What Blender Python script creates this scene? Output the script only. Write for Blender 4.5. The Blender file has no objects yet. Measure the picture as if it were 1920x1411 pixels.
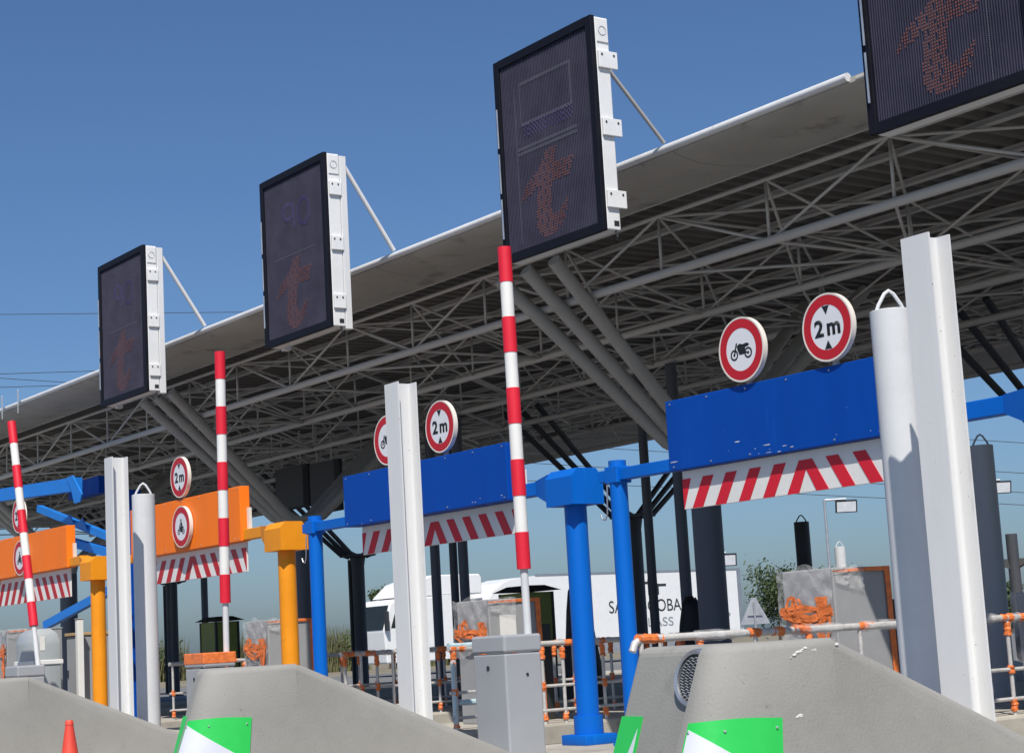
import bpy, bmesh, math, random
from mathutils import Vector, Matrix
random.seed(7)
R = math.radians
S = bpy.context.scene
COL = S.collection

# ------------------------------------------------------------------ camera
F_PX, PAN, PITCH, ROLL = 3357.0, R(54.22), R(8.45), R(3.256)
fw = Vector((-math.sin(PAN)*math.cos(PITCH), math.cos(PAN)*math.cos(PITCH), math.sin(PITCH)))
ri = Vector((math.cos(PAN), math.sin(PAN), 0)); up = ri.cross(fw)
r2 = math.cos(ROLL)*ri - math.sin(ROLL)*up
u2 = math.sin(ROLL)*ri + math.cos(ROLL)*up
cam = bpy.data.cameras.new('camera'); camo = bpy.data.objects.new('camera', cam); COL.objects.link(camo)
cam.sensor_width = 36; cam.lens = 36*F_PX/1920; cam.clip_start = .1; cam.clip_end = 3000
camo.matrix_world = Matrix(((r2.x, u2.x, -fw.x, 0), (r2.y, u2.y, -fw.y, 0), (r2.z, u2.z, -fw.z, 1.1), (0, 0, 0, 1)))
S.camera = camo

# ------------------------------------------------------------------ sky, sun, exposure
SUN_AZ, SUN_EL = R(126), R(53)
W = bpy.data.worlds.new('World'); S.world = W; W.use_nodes = True
nt = W.node_tree
sky = nt.nodes.new('ShaderNodeTexSky'); sky.sky_type = 'NISHITA'; sky.sun_disc = False
sky.sun_elevation = SUN_EL; sky.sun_rotation = SUN_AZ
sky.air_density = 1.0; sky.dust_density = 1.25; sky.ozone_density = 10.0; sky.altitude = 0
tint = nt.nodes.new('ShaderNodeVectorMath'); tint.operation = 'MULTIPLY'; tint.inputs[1].default_value = (.95, .985, 1.02)   # white balance of the whole sky
nt.links.new(sky.outputs[0], tint.inputs[0]); nt.links.new(tint.outputs[0], nt.nodes['Background'].inputs[0])
nt.nodes['Background'].inputs[1].default_value = .096
sun = bpy.data.lights.new('sun', 'SUN'); sun.energy = 4.8; sun.angle = R(.53); sun.color = (1, .95, .88)
suno = bpy.data.objects.new('sun', sun); COL.objects.link(suno)
sd = Vector((math.sin(SUN_AZ)*math.cos(SUN_EL), math.cos(SUN_AZ)*math.cos(SUN_EL), math.sin(SUN_EL)))
suno.rotation_euler = sd.to_track_quat('Z', 'Y').to_euler(); suno.location = (20, -20, 40)
S.view_settings.view_transform = 'Standard'; S.view_settings.look = 'None'
S.view_settings.exposure = 0; S.view_settings.gamma = 1; S.view_settings.use_curve_mapping = False

# ------------------------------------------------------------------ materials
def mat(name, c, rough=.5, metal=0, var=.12, scale=3., bump=0., bscale=40., spec=.5, dirt=None, dscale=6., dlim=.6, streak=False, speck=None, sscale=60., slim=.68):
    m = bpy.data.materials.new(name); m.use_nodes = True
    n, l = m.node_tree.nodes, m.node_tree.links
    b = n['Principled BSDF']; b.inputs['Roughness'].default_value = rough; b.inputs['Metallic'].default_value = metal
    b.inputs['Specular IOR Level'].default_value = spec
    tc = n.new('ShaderNodeTexCoord')
    no = n.new('ShaderNodeTexNoise'); no.inputs['Scale'].default_value = scale; no.inputs['Detail'].default_value = 8; no.inputs['Roughness'].default_value = .65
    src = tc.outputs['Object']
    if streak:
        mp = n.new('ShaderNodeMapping'); mp.inputs['Scale'].default_value = (1, 1, .12); l.new(src, mp.inputs[0]); src = mp.outputs[0]
    l.new(src, no.inputs['Vector'])
    mr = n.new('ShaderNodeMapRange'); mr.inputs[1].default_value = .3; mr.inputs[2].default_value = .7
    mr.inputs[3].default_value = 1-var; mr.inputs[4].default_value = 1+var
    l.new(no.outputs[0], mr.inputs[0])
    mx = n.new('ShaderNodeVectorMath'); mx.operation = 'SCALE'; mx.inputs[0].default_value = c[:3]
    l.new(mr.outputs[0], mx.inputs['Scale'])
    out = mx.outputs[0]
    if dirt:
        d = n.new('ShaderNodeTexNoise'); d.inputs['Scale'].default_value = dscale; d.inputs['Detail'].default_value = 10; d.inputs['Roughness'].default_value = .7
        l.new(src, d.inputs['Vector'])
        cr = n.new('ShaderNodeMapRange'); cr.inputs[1].default_value = dlim; cr.inputs[2].default_value = dlim+.08
        l.new(d.outputs[0], cr.inputs[0])
        mm = n.new('ShaderNodeMix'); mm.data_type = 'RGBA'; l.new(cr.outputs[0], mm.inputs[0]); l.new(out, mm.inputs[6])
        mm.inputs[7].default_value = (*dirt, 1); out = mm.outputs[2]
    if speck:
        d = n.new('ShaderNodeTexNoise'); d.inputs['Scale'].default_value = sscale; d.inputs['Detail'].default_value = 2
        l.new(tc.outputs['Object'], d.inputs['Vector'])
        cr = n.new('ShaderNodeMapRange'); cr.inputs[1].default_value = slim; cr.inputs[2].default_value = slim+.03
        l.new(d.outputs[0], cr.inputs[0])
        mm = n.new('ShaderNodeMix'); mm.data_type = 'RGBA'; l.new(cr.outputs[0], mm.inputs[0]); l.new(out, mm.inputs[6])
        mm.inputs[7].default_value = (*speck, 1); out = mm.outputs[2]
    l.new(out, b.inputs['Base Color'])
    rr = n.new('ShaderNodeMapRange'); rr.inputs[1].default_value = .3; rr.inputs[2].default_value = .7
    rr.inputs[3].default_value = max(0, rough-.1); rr.inputs[4].default_value = min(1, rough+.12)
    l.new(no.outputs[0], rr.inputs[0]); l.new(rr.outputs[0], b.inputs['Roughness'])
    if bump:
        bn = n.new('ShaderNodeTexNoise'); bn.inputs['Scale'].default_value = bscale; bn.inputs['Detail'].default_value = 6
        l.new(tc.outputs['Object'], bn.inputs['Vector'])
        bp = n.new('ShaderNodeBump'); bp.inputs['Strength'].default_value = bump; bp.inputs['Distance'].default_value = .01
        l.new(bn.outputs[0], bp.inputs['Height']); l.new(bp.outputs[0], b.inputs['Normal'])
    return m

M = {}
M['ground'] = mat('dry_ground', (.22, .19, .13), .95, var=.35, scale=.4, bump=.5)
M['asphalt'] = mat('asphalt', (.16, .16, .155), .9, var=.2, scale=2, bump=.4, bscale=120)
M['island'] = mat('pale_concrete', (.42, .39, .33), .9, var=.2, scale=2.5, bump=.4, bscale=60, dirt=(.3, .26, .2), dscale=3)
M['concrete'] = mat('cast_concrete', (.31, .30, .272), .75, var=.08, scale=2.2, bump=.22, bscale=70, dirt=(.27, .262, .238), dscale=4, dlim=.58, speck=(.2, .192, .172), sscale=40, slim=.73)
M['plaster'] = mat('white_plaster_mark', (.75, .74, .7), .9)
M['white'] = mat('white_paint', (.70, .70, .69), .42, var=.06, scale=4, bump=.06, bscale=25, streak=True, dirt=(.56, .55, .52), dscale=8, dlim=.62, speck=(.4, .38, .34), sscale=35, slim=.735)
M['whitec'] = mat('white_sheet_metal', (.78, .78, .76), .4, var=.06, scale=3, dirt=(.6, .58, .52), dscale=7, dlim=.66)
M['pipewhite'] = mat('white_bollard_paint', (.66, .67, .67), .35, var=.06, scale=3, dirt=(.6, .6, .58), dscale=9, dlim=.66)
M['blue'] = mat('blue_paint', (.001, .062, .36), .48, spec=.16, var=.08, scale=2.5, bump=.05, bscale=12, dirt=(.004, .08, .40), dscale=9, dlim=.6, streak=True, speck=(.05, .13, .42), sscale=30, slim=.72)
M['bluechip'] = mat('chipped_paint', (.6, .62, .66), .7)
M['bluepost'] = mat('blue_paint_side_lit', (.001, .13, .56), .42, spec=.25, var=.08, scale=2.5, bump=.05, bscale=12, dirt=(.004, .16, .6), dscale=9, dlim=.6, streak=True)  # brighter copy of the panel blue: side light on posts put into the colour
M['lightblue'] = mat('light_blue_paint', (.012, .21, .70), .45, var=.1)
M['orange'] = mat('orange_paint', (.98, .205, .012), .45, spec=.25, var=.07, scale=2, bump=.05, bscale=12, dirt=(.82, .17, .015), dscale=8, dlim=.6, streak=True, speck=(.5, .16, .04), sscale=30, slim=.73)
M['yellow'] = mat('ochre_yellow_paint', (.84, .30, .012), .45, spec=.3, var=.08, scale=3, dirt=(.5, .21, .02), dscale=8, dlim=.66)
M['red'] = mat('red_reflective', (.66, .012, .03), .5, var=.08)
M['bred'] = mat('barrier_red', (.72, .012, .035), .55, var=.07)
M['bwhite'] = mat('barrier_white', (.78, .77, .73), .55, var=.05, dirt=(.62, .6, .55), dscale=14, dlim=.63)
M['sred'] = mat('sign_red', (.5, .012, .02), .4, var=.04)
M['signwhite'] = mat('sign_white', (.74, .75, .77), .4, var=.03)
M['signrim'] = mat('sign_rim_cream', (.76, .7, .62), .5, var=.05)
M['black'] = mat('black_print', (.012, .012, .014), .5, var=0)
M['pole'] = mat('pale_pole', (.62, .63, .63), .4, var=.06)
M['alu'] = mat('aluminium', (.6, .61, .62), .35, .85, var=.06)
M['steel'] = mat('grey_steel_paint', (.42, .41, .385), .55, var=.12, scale=2, dirt=(.33, .3, .26), dscale=5, dlim=.62)
M['truss'] = mat('truss_paint', (.60, .59, .56), .6, var=.12, scale=2)
M['deck'] = mat('roof_deck', (.17, .158, .145), .6, var=.15, scale=.8)
M['soffit'] = mat('canopy_soffit', (.40, .385, .35), .6, var=.14, scale=.9, dirt=(.26, .245, .22), dscale=1.5, dlim=.55)
M['colgrey'] = mat('column_grey_blue', (.10, .115, .145), .5, var=.08)
M['coldark'] = mat('column_dark', (.075, .08, .092), .55, var=.1)
M['darkmetal'] = mat('dark_metal', (.03, .032, .036), .5)
M['frame'] = mat('black_frame', (.008, .008, .013), .5, var=.1, spec=.2)
M['screen'] = mat('led_matrix', (.026, .024, .044), .45, var=.25, scale=3, spec=.25)
M['slat'] = mat('led_louvre', (.06, .058, .09), .55, var=.2, scale=3, spec=.25)
M['faint'] = mat('unlit_dots', (.15, .145, .17), .5)
M['purple'] = mat('purple_dots', (.10, .06, .22), .5)
M['cab'] = mat('grey_cabinet', (.36, .375, .39), .45, .0, var=.05, scale=2, dirt=(.3, .31, .32), dscale=5, dlim=.64)
M['machine'] = mat('grey_machine', (.33, .335, .34), .5, var=.06)
M['tape'] = mat('orange_tape', (.8, .2, .05), .4, var=.25, scale=14, bump=.6, bscale=30)
M['rail'] = mat('wrapped_rail', (.6, .58, .55), .4, .2, var=.15, scale=12, bump=.5, bscale=30)
M['bluewrap'] = mat('blue_tinted_film', (.48, .62, .66), .35, var=.15, scale=12, bump=.6, bscale=30)
M['truck'] = mat('truck_white', (.82, .82, .80), .35, var=.03)
M['truckglass'] = mat('truck_glass', (.02, .025, .02), .1, var=.1)
M['tyre'] = mat('tyre', (.02, .02, .02), .9)
M['booth'] = mat('booth_body', (.03, .032, .03), .5)
M['olive'] = mat('olive_tinted_glass', (.24, .28, .04), .5, var=.25, scale=1.2, spec=.6)
M['tarp'] = mat('black_tarpaulin', (.014, .014, .016), .6, var=.3, bump=.8, bscale=6)
M['green'] = mat('green_reflective', (.03, .56, .09), .35, var=.05, scale=5)
M['boardwhite'] = mat('board_white', (.66, .68, .74), .45, var=.05)
M['cone'] = mat('cone_red', (.75, .07, .04), .55, var=.1)
M['conegrey'] = mat('cone_band', (.62, .6, .6), .6)
M['galv'] = mat('galvanised', (.42, .44, .46), .5, .5, var=.08)
M['bark'] = mat('bark', (.09, .07, .05), .9)
M['leaf'] = mat('leaf', (.055, .085, .028), .7, var=.4, scale=1.5)
M['reed'] = mat('reed_leaf', (.16, .16, .075), .8, var=.35, scale=1.5)
M['wire'] = mat('wire', (.03, .03, .035), .6)
M['lampglass_glare'] = mat('lamp_glass', (.85, .86, .87), .3)  # reflection of the sun painted in as a white base colour
M['hood'] = mat('grey_hood', (.40, .43, .44), .35, var=.06, scale=2)
M['tan'] = mat('tan_board', (.5, .34, .17), .7)

def led_mat():
    m = bpy.data.materials.new('lit_led'); m.use_nodes = True
    b = m.node_tree.nodes['Principled BSDF']; b.inputs['Base Color'].default_value = (.17, .065, .045, 1)
    b.inputs['Emission Color'].default_value = (1, .27, .13, 1); b.inputs['Emission Strength'].default_value = .04
    return m
M['led'] = led_mat()
def film_mat():
    m = bpy.data.materials.new('clear_film'); m.use_nodes = True
    n, l = m.node_tree.nodes, m.node_tree.links
    b = n['Principled BSDF']; b.inputs['Base Color'].default_value = (.82, .82, .82, 1); b.inputs['Roughness'].default_value = .16
    tc = n.new('ShaderNodeTexCoord'); no = n.new('ShaderNodeTexNoise'); no.inputs['Scale'].default_value = 7; no.inputs['Detail'].default_value = 6
    l.new(tc.outputs['Object'], no.inputs['Vector'])
    mr = n.new('ShaderNodeMapRange'); mr.inputs[1].default_value = .35; mr.inputs[2].default_value = .7; mr.inputs[3].default_value = .06; mr.inputs[4].default_value = .42
    l.new(no.outputs[0], mr.inputs[0]); l.new(mr.outputs[0], b.inputs['Alpha'])
    bp = n.new('ShaderNodeBump'); bp.inputs['Strength'].default_value = .9; bp.inputs['Distance'].default_value = .03
    l.new(no.outputs[0], bp.inputs['Height']); l.new(bp.outputs[0], b.inputs['Normal'])
    return m
M['film'] = film_mat()

# ------------------------------------------------------------------ helpers
LOC = {}
def V(*a): return Vector(a)
def tag(o, label=None, cat=None, group=None, kind=None):
    if label: o['label'] = label
    if cat: o['category'] = cat
    if group: o['group'] = group
    if kind: o['kind'] = kind
    return o
def thing(name, loc, label, cat, group=None):
    o = bpy.data.objects.new(name, None); COL.objects.link(o); o.location = loc; o.empty_display_size = .2
    LOC[o] = Vector(loc); return tag(o, label, cat, group)
class B:
    def __init__(s): s.bm = bmesh.new()
    def _add(s, vs, fs):
        v = [s.bm.verts.new(p) for p in vs]
        for f in fs:
            try: s.bm.faces.new([v[i] for i in f])
            except ValueError: pass
        return v
    def box(s, x0, x1, y0, y1, z0, z1, bev=0):
        vs = [(x, y, z) for x in (x0, x1) for y in (y0, y1) for z in (z0, z1)]
        return s.hull(vs, bev)
    def hull(s, pts, bev=0, seg=2):
        t = bmesh.new()
        for p in pts: t.verts.new(p)
        r = bmesh.ops.convex_hull(t, input=t.verts)
        bmesh.ops.delete(t, geom=[g for g in r['geom_unused'] + r['geom_interior'] if isinstance(g, bmesh.types.BMVert)], context='VERTS')
        bmesh.ops.dissolve_limit(t, angle_limit=.002, verts=t.verts, edges=t.edges)
        if bev: bmesh.ops.bevel(t, geom=list(t.edges), offset=bev, segments=seg, affect='EDGES', profile=.5)
        return s.merge(t)
    def merge(s, t, mx=None):
        t.verts.index_update()
        vs = [mx @ v.co if mx else v.co.copy() for v in t.verts]; fs = [[v.index for v in f.verts] for f in t.faces]
        t.free(); return s._add(vs, fs)
    def bar(s, p, q, w, h, upv=(0, 0, 1)):
        p, q = Vector(p), Vector(q); d = (q-p).normalized(); a = Vector(upv).cross(d)
        if a.length < 1e-4: a = Vector((1, 0, 0)).cross(d)
        a.normalize(); b = d.cross(a); a *= w/2; b *= h/2
        s._add([p-a-b, p+a-b, p+a+b, p-a+b, q-a-b, q+a-b, q+a+b, q-a+b],
               [(3, 2, 1, 0), (4, 5, 6, 7), (0, 1, 5, 4), (1, 2, 6, 5), (2, 3, 7, 6), (3, 0, 4, 7)])
    def tube(s, p, q, r, n=12, r2=None, cap=True): s.path([p, q], [r, r if r2 is None else r2], n, cap)
    def path(s, pts, r, n=10, cap=True):
        pts = [Vector(p) for p in pts]
        if not isinstance(r, (list, tuple)): r = [r]*len(pts)
        rings = []; a = None
        for i, p in enumerate(pts):
            d = (pts[min(i+1, len(pts)-1)] - pts[max(i-1, 0)]).normalized()
            if a is None:
                a = Vector((0, 0, 1)).cross(d)
                if a.length < 1e-3: a = Vector((1, 0, 0)).cross(d)
            a = (a - d*a.dot(d)).normalized(); b = d.cross(a)
            rings.append([s.bm.verts.new(p + (a*math.cos(2*math.pi*k/n) + b*math.sin(2*math.pi*k/n))*r[i]) for k in range(n)])
        for u, w in zip(rings, rings[1:]):
            for k in range(n): s.bm.faces.new((u[k], u[(k+1) % n], w[(k+1) % n], w[k]))
        if cap: s.bm.faces.new(rings[0][::-1]); s.bm.faces.new(rings[-1])
    def prism(s, poly, fn, d0, d1):
        """poly of (a,b); fn(a,b,d) -> point"""
        n = len(poly)
        s._add([fn(a, b, d0) for a, b in poly] + [fn(a, b, d1) for a, b in poly],
               [tuple(range(n))[::-1], tuple(range(n, 2*n))] + [(i, (i+1) % n, n+(i+1) % n, n+i) for i in range(n)])
    def face(s, pts): s._add(pts, [tuple(range(len(pts)))])
    def build(s, name, m, parent=None, smooth=False, kind=None, label=None, world=True, angle=35):
        bmesh.ops.recalc_face_normals(s.bm, faces=s.bm.faces)
        me = bpy.data.meshes.new(name)
        root = parent
        while root is not None and root.parent is not None: root = root.parent
        if root is not None and world:
            off = LOC[root]
            for v in s.bm.verts: v.co -= off
        s.bm.to_mesh(me); s.bm.free()
        me.materials.append(M[m])
        if smooth:
            me.polygons.foreach_set('use_smooth', [True]*len(me.polygons)); me.set_sharp_from_angle(angle=R(angle))
        o = bpy.data.objects.new(name, me); COL.objects.link(o)
        if parent is not None: o.parent = parent
        return tag(o, label, None, None, kind)
def part(name, m, parent, fn, **k):
    b = B(); fn(b); return b.build(name, m, parent, **k)
def copy_tree(o, loc=None, label=None, parent=None):
    c = o.copy(); COL.objects.link(c); c.parent = parent
    if loc is not None: c.location = loc; LOC[c] = Vector(loc)
    if label: c['label'] = label
    for ch in list(o.children): copy_tree(ch, None, None, c)
    return c
def disc(b, c, r, y0, y1, n=40):
    b.prism([(math.cos(2*math.pi*i/n)*r, math.sin(2*math.pi*i/n)*r) for i in range(n)], lambda a, z, d: (c[0]+a, d, c[1]+z), y0, y1)
def ring(b, c, r0, r1, y0, y1, n=40, rz=1.):
    fr = lambda r, i, y: (c[0]+r*math.cos(2*math.pi*i/n), y, c[1]+rz*r*math.sin(2*math.pi*i/n))
    vs = []; fs = []
    for i in range(n): vs += [fr(r0, i, y0), fr(r1, i, y0), fr(r1, i, y1), fr(r0, i, y1)]
    for i in range(n):
        j = (i+1) % n
        for k in range(4): fs.append((4*i+k, 4*i+(k+1) % 4, 4*j+(k+1) % 4, 4*j+k))
    b._add(vs, fs)
def text(name, s, m, parent, loc, h, rot, width=None, bold=0., depth=.002):
    """flat lettering: cap height h, placed with its lower left corner at loc (world)"""
    cu = bpy.data.curves.new('lettering', 'FONT'); cu.body = s; cu.size = 1; cu.extrude = 0; cu.offset = bold
    t = bpy.data.objects.new('lettering_source', cu); COL.objects.link(t)
    bpy.context.view_layer.update()
    me = bpy.data.meshes.new_from_object(t.evaluated_get(bpy.context.evaluated_depsgraph_get()))
    bpy.data.objects.remove(t); bpy.data.curves.remove(cu)
    xs = [v.co.x for v in me.vertices]; ys = [v.co.y for v in me.vertices]
    x0, x1, y0, y1 = min(xs), max(xs), min(ys), max(ys)
    sy = h/(y1-y0); sx = (width/(x1-x0)) if width else sy
    root = parent
    while root.parent is not None: root = root.parent
    mx = rot.to_4x4(); off = Vector(loc) - LOC[root]
    b = bmesh.new(); b.from_mesh(me); bpy.data.meshes.remove(me)
    for v in b.verts: v.co = mx @ Vector(((v.co.x-x0)*sx, (v.co.y-y0)*sy, 0)) + off
    e = bmesh.ops.extrude_face_region(b, geom=b.faces[:])
    dv = mx.to_3x3() @ Vector((0, 0, -depth))
    for g in e['geom']:
        if isinstance(g, bmesh.types.BMVert): g.co += dv
    bmesh.ops.recalc_face_normals(b, faces=b.faces)
    me = bpy.data.meshes.new(name); b.to_mesh(me); b.free(); me.materials.append(M[m])
    o = bpy.data.objects.new(name, me); COL.objects.link(o); o.parent = parent
    return o
FRONT = Matrix(((1, 0, 0), (0, 0, -1), (0, 1, 0)))      # text facing -Y
SIDE = Matrix(((0, 0, 1), (1, 0, 0), (0, 1, 0)))        # text facing +X, reading along +Y

PER = 5.2
AX = {k: -6.75 - PER*i for i, k in enumerate('DCBAZYX')}; AX['E'] = -6.75 + PER; AX['F'] = AX['E'] + PER
IZ = .22                                                # island top

# ------------------------------------------------------------------ setting
b = B(); b.face([(-900, -700, -.03), (700, -700, -.03), (700, 900, -.03), (-900, 900, -.03)])
tag(b.build('ground', 'ground'), kind='structure')
b = B(); b.face([(-75, -60, 0), (45, -60, 0), (45, 95, 0), (-75, 95, 0)])
tag(b.build('road', 'asphalt'), kind='structure')
for k, ax in AX.items():
    b = B(); b.box(ax-.75, ax+1.35, 5.6, 31, -.02, IZ, .03)
    tag(b.build('traffic_island', 'island'), kind='structure')

# ------------------------------------------------------------------ canopy
ROOF_X0, ROOF_X1, RY0, RY1, RZ = -52., 4., 11.3, 25.2, 5.77
can = thing('toll_canopy', (-24, 18, 0), 'long flat toll plaza canopy with white front edge tube and open steel lattice underneath', 'canopy')
def deck(b):
    pitch = .26; n = int((ROOF_X1-ROOF_X0)/pitch); y0, y1 = RY0+1.15, RY1-.1
    prof = []
    for i in range(n):
        x = ROOF_X0 + i*pitch; prof += [(x, 5.83), (x+.09, 5.83), (x+.12, 5.90), (x+.23, 5.90)]
    prof.append((ROOF_X1, 5.83))
    vs = [(x, y0, z) for x, z in prof] + [(x, y1, z) for x, z in prof]; m = len(prof)
    b._add(vs, [(i, i+1, m+i+1, m+i) for i in range(m-1)])
part('roof_deck', 'deck', can, deck)
part('roof_covering', 'deck', can, lambda b: b.box(ROOF_X0, ROOF_X1, RY0+1.0, RY1, 5.904, 5.92))
SOFF = [(0.02, 5.75), (.06, 5.725), (.35, 5.675), (.75, 5.685), (1.2, 5.735), (1.2, 5.76), (.1, 5.78), (.02, 5.8)]
xs_ = [ROOF_X0 + 2.8*i for i in range(21)]
for xa, xb in zip(xs_, xs_[1:]):
    part('soffit_panel', 'soffit', can, lambda b: b.prism(SOFF, lambda a, z, d: (d, RY0+a, z), xa+.006, xb-.006), smooth=True)
x = ROOF_X0
part('edge_tube', 'white', can, lambda b: b.tube((ROOF_X0, RY0, 5.80), (-10.43, RY0, 5.80), .040, 12), smooth=True)
part('edge_tube', 'soffit', can, lambda b: b.tube((-10.35, RY0+.03, 5.76), (ROOF_X1, RY0+.03, 5.78), .03, 12), smooth=True)
part('rear_fascia', 'whitec', can, lambda b: b.box(ROOF_X0, ROOF_X1, RY1, RY1+.06, 5.32, 6.02))
part('side_fascia', 'whitec', can, lambda b: b.box(ROOF_X1, ROOF_X1+.06, RY0, RY1, 5.32, 6.02))
part('side_fascia', 'whitec', can, lambda b: b.box(ROOF_X0-.06, ROOF_X0, RY0, RY1, 5.32, 6.02))
for xb in (-30.55, -31.35):
    part('edge_bracket', 'white', can, lambda b: b.prism([(0, 5.6), (.32, 5.98), (.0, 6.02)], lambda a, z, d: (d+a*.6, RY0-.09-a*.2, z), xb, xb+.05))
# purlins, chords and webs
def unit_tube(name, r, m, n=8):
    b = B(); b.tube((0, 0, 0), (0, 0, 1), r, n); me = None
    bmesh.ops.recalc_face_normals(b.bm, faces=b.bm.faces); me = bpy.data.meshes.new(name); b.bm.to_mesh(me); b.bm.free(); me.materials.append(M[m])
    me.polygons.foreach_set('use_smooth', [len(p.vertices) == 4 for p in me.polygons]); return me
def member(name, me, p, q, parent):
    o = bpy.data.objects.new(name, me); COL.objects.link(o); o.parent = parent
    off = LOC[parent]; p = Vector(p)-off; q = Vector(q)-off; d = q-p
    o.location = p; o.rotation_mode = 'QUATERNION'; o.rotation_quaternion = d.to_track_quat('Z', 'Y'); o.scale = (1, 1, d.length); return o
chord_me = unit_tube('bottom_chord', .052, 'truss', 10); top_me = unit_tube('top_chord', .028, 'truss'); web_me = unit_tube('web_member', .0185, 'truss', 6); cross_me = unit_tube('cross_member', .042, 'truss', 6)
YB = [12.85, 15.0, 17.1, 19.2, 21.3, 23.4]; ZB, ZT = 5.06, 5.715
MODX = 1.733; X0 = -6.2 - MODX*26; NX = 32
px_ = lambda i: X0 + MODX*i
for i, y in enumerate([12.55, 13.6, 14.65, 15.7, 16.75, 17.8, 18.85, 19.9, 20.95, 22.0, 23.05, 24.1]):
    part('purlin', 'truss', can, lambda b: b.prism([(-.045, 5.755), (.045, 5.755), (.045, 5.767), (.008, 5.767), (.008, 5.829), (-.008, 5.829), (-.008, 5.767), (-.045, 5.767)], lambda a, z, d: (d, y+a, z), ROOF_X0, ROOF_X1))
web = []
for y in YB:
    member('bottom_chord', chord_me, (ROOF_X0, y, ZB), (ROOF_X1, y, ZB), can)
    member('top_chord', top_me, (ROOF_X0, y, ZT), (ROOF_X1, y, ZT), can)
for j, y in enumerate(YB):
    for i in range(NX):
        x = px_(i)
        web.append(((x, y, ZB), (x, y, ZT)))
        if i % 2 == 0: web += [((x, y, ZB), (x+MODX, y, ZT)), ((x, y, ZB), (x-MODX, y, ZT))]
        if j < len(YB)-1:
            y2 = YB[j+1]
            if i % 2 == 0: web += [((x, y, ZT), (x, y2, ZB)), ((x, y, ZB), (x, y2, ZB))]
            else: web += [((x, y, ZB), (x, y2, ZT)), ((x+MODX, y, ZT), (x, y2, ZB)), ((x, y, ZB), (x+MODX, y2, ZB) if (i+j*2) % 4 == 1 else (x-MODX, y2, ZB)), ((x, y, ZT), (x, y2, ZT)), ((x, y, ZT), (x+MODX, y2, ZT)), ((x, y, ZT), (x-MODX, y2, ZT))]
camp = Vector((0, 0, 1.1))
web.sort(key=lambda pq: ((Vector(pq[0])+Vector(pq[1]))/2 - camp).length + (1000 if (pq[0][0]+pq[1][0])/2 > -8.5 else 0))
for p, q in web[:290]: member('web_member', web_me, p, q, can)
b = B()
for p, q in web[290:]: b.tube(p, q, .0185, 6)
b.build('web_lattice', 'truss', can, kind='stuff')

def column(x, y, front, label, grp):
    t = thing('canopy_column', (x, y, IZ-.02), label, 'column', grp)
    cm = 'colgrey' if front else 'coldark'; am = 'steel' if front else 'coldark'
    r = .185 if front else .155
    part('shaft', cm, t, lambda b: b.tube((x, y, .2), (x, y, 3.12), r, 28), smooth=True)
    part('base_plate', cm, t, lambda b: b.box(x-.3, x+.3, y-.3, y+.3, .215, .25))
    def head(b):
        b.tube((x, y, 3.1), (x, y, 3.36), r*.95, 24, r*1.25)
    part('head', am, t, head, smooth=True)
    part('head_plate', am, t, lambda b: b.box(x-.32, x+.32, y-.32, y+.32, 3.362, 3.42, .01))
    if not front: part('downpipe', 'darkmetal', t, lambda b: b.tube((x-.2, y-.1, .22), (x-.2, y-.1, 3.3), .055, 10), smooth=True)
    for sy in (-1, 1):
        for dx in (-.55, 0, .55):
            ye = y + sy*2.55
            part('strut', am, t, lambda b: b.path([(x+dx*.35, y+sy*.12, 3.36), (x+dx*.45, y+sy*.34, 3.44), (x+dx*1.0, ye, 5.42)], .085 if front else .055, 12), smooth=True)
    return t
column(-37.4, 14.8, True, 'grey canopy column behind the leftmost orange height gate', 'front row of canopy columns')
column(-27.0, 14.8, True, 'grey canopy column with fanned struts behind the ochre post beside the left blue gate', 'front row of canopy columns')
column(-16.6, 14.8, True, 'grey canopy column standing in front of the white trailer, struts rising behind the right blue panel', 'front row of canopy columns')
column(-6.2, 14.8, True, 'grey canopy column beyond the right edge of the photo', 'front row of canopy columns')
column(-48.0, 22.07, False, 'dark rear canopy column under the right orange gate', 'rear row of canopy columns')
column(-37.4, 22.07, False, 'dark rear canopy column with spreading arms beneath the left blue gate', 'rear row of canopy columns')
column(-26.9, 22.07, False, 'dark rear canopy column right beside the left leg of the right blue gate', 'rear row of canopy columns')
column(-16.4, 22.07, False, 'dark rear canopy column hidden behind the tall white beam on the right', 'rear row of canopy columns')

def post(x, y, z0, z1, r, m, label):
    t = thing('steel_post', (x, y, z0), label, 'post', 'thin dark posts under the canopy')
    part('shaft', m, t, lambda b: b.tube((x, y, z0), (x, y, z1), r, 12), smooth=True)
    part('flange', m, t, lambda b: b.tube((x, y, z0), (x, y, z0+.03), r*2, 12), smooth=True)
for x, m, l in ((-26.17, 'colgrey', 'leftmost of the three thin posts in front of the white truck cab'), (-25.6, 'coldark', 'middle and darkest of the three thin posts in front of the white truck cab'), (-25.3, 'colgrey', 'rightmost of the three thin posts in front of the white truck cab'),
                (-19.62, 'colgrey', 'grey thin post just left of the wide column before the trailer'), (-20.36, 'coldark', 'thin black post right of the blue gate leg across the trailer lettering')):
    post(x, 17, .2, 5.0, .085 if m == 'colgrey' else .07, m, l)
post(-45.5, 21, .2, 5.0, .1, 'coldark', 'thin dark post under the middle of the right orange gate skirt')
post(-43.6, 21, .2, 5.0, .09, 'colgrey', 'thin blue grey post left of the middle striped barrier pole')

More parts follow.
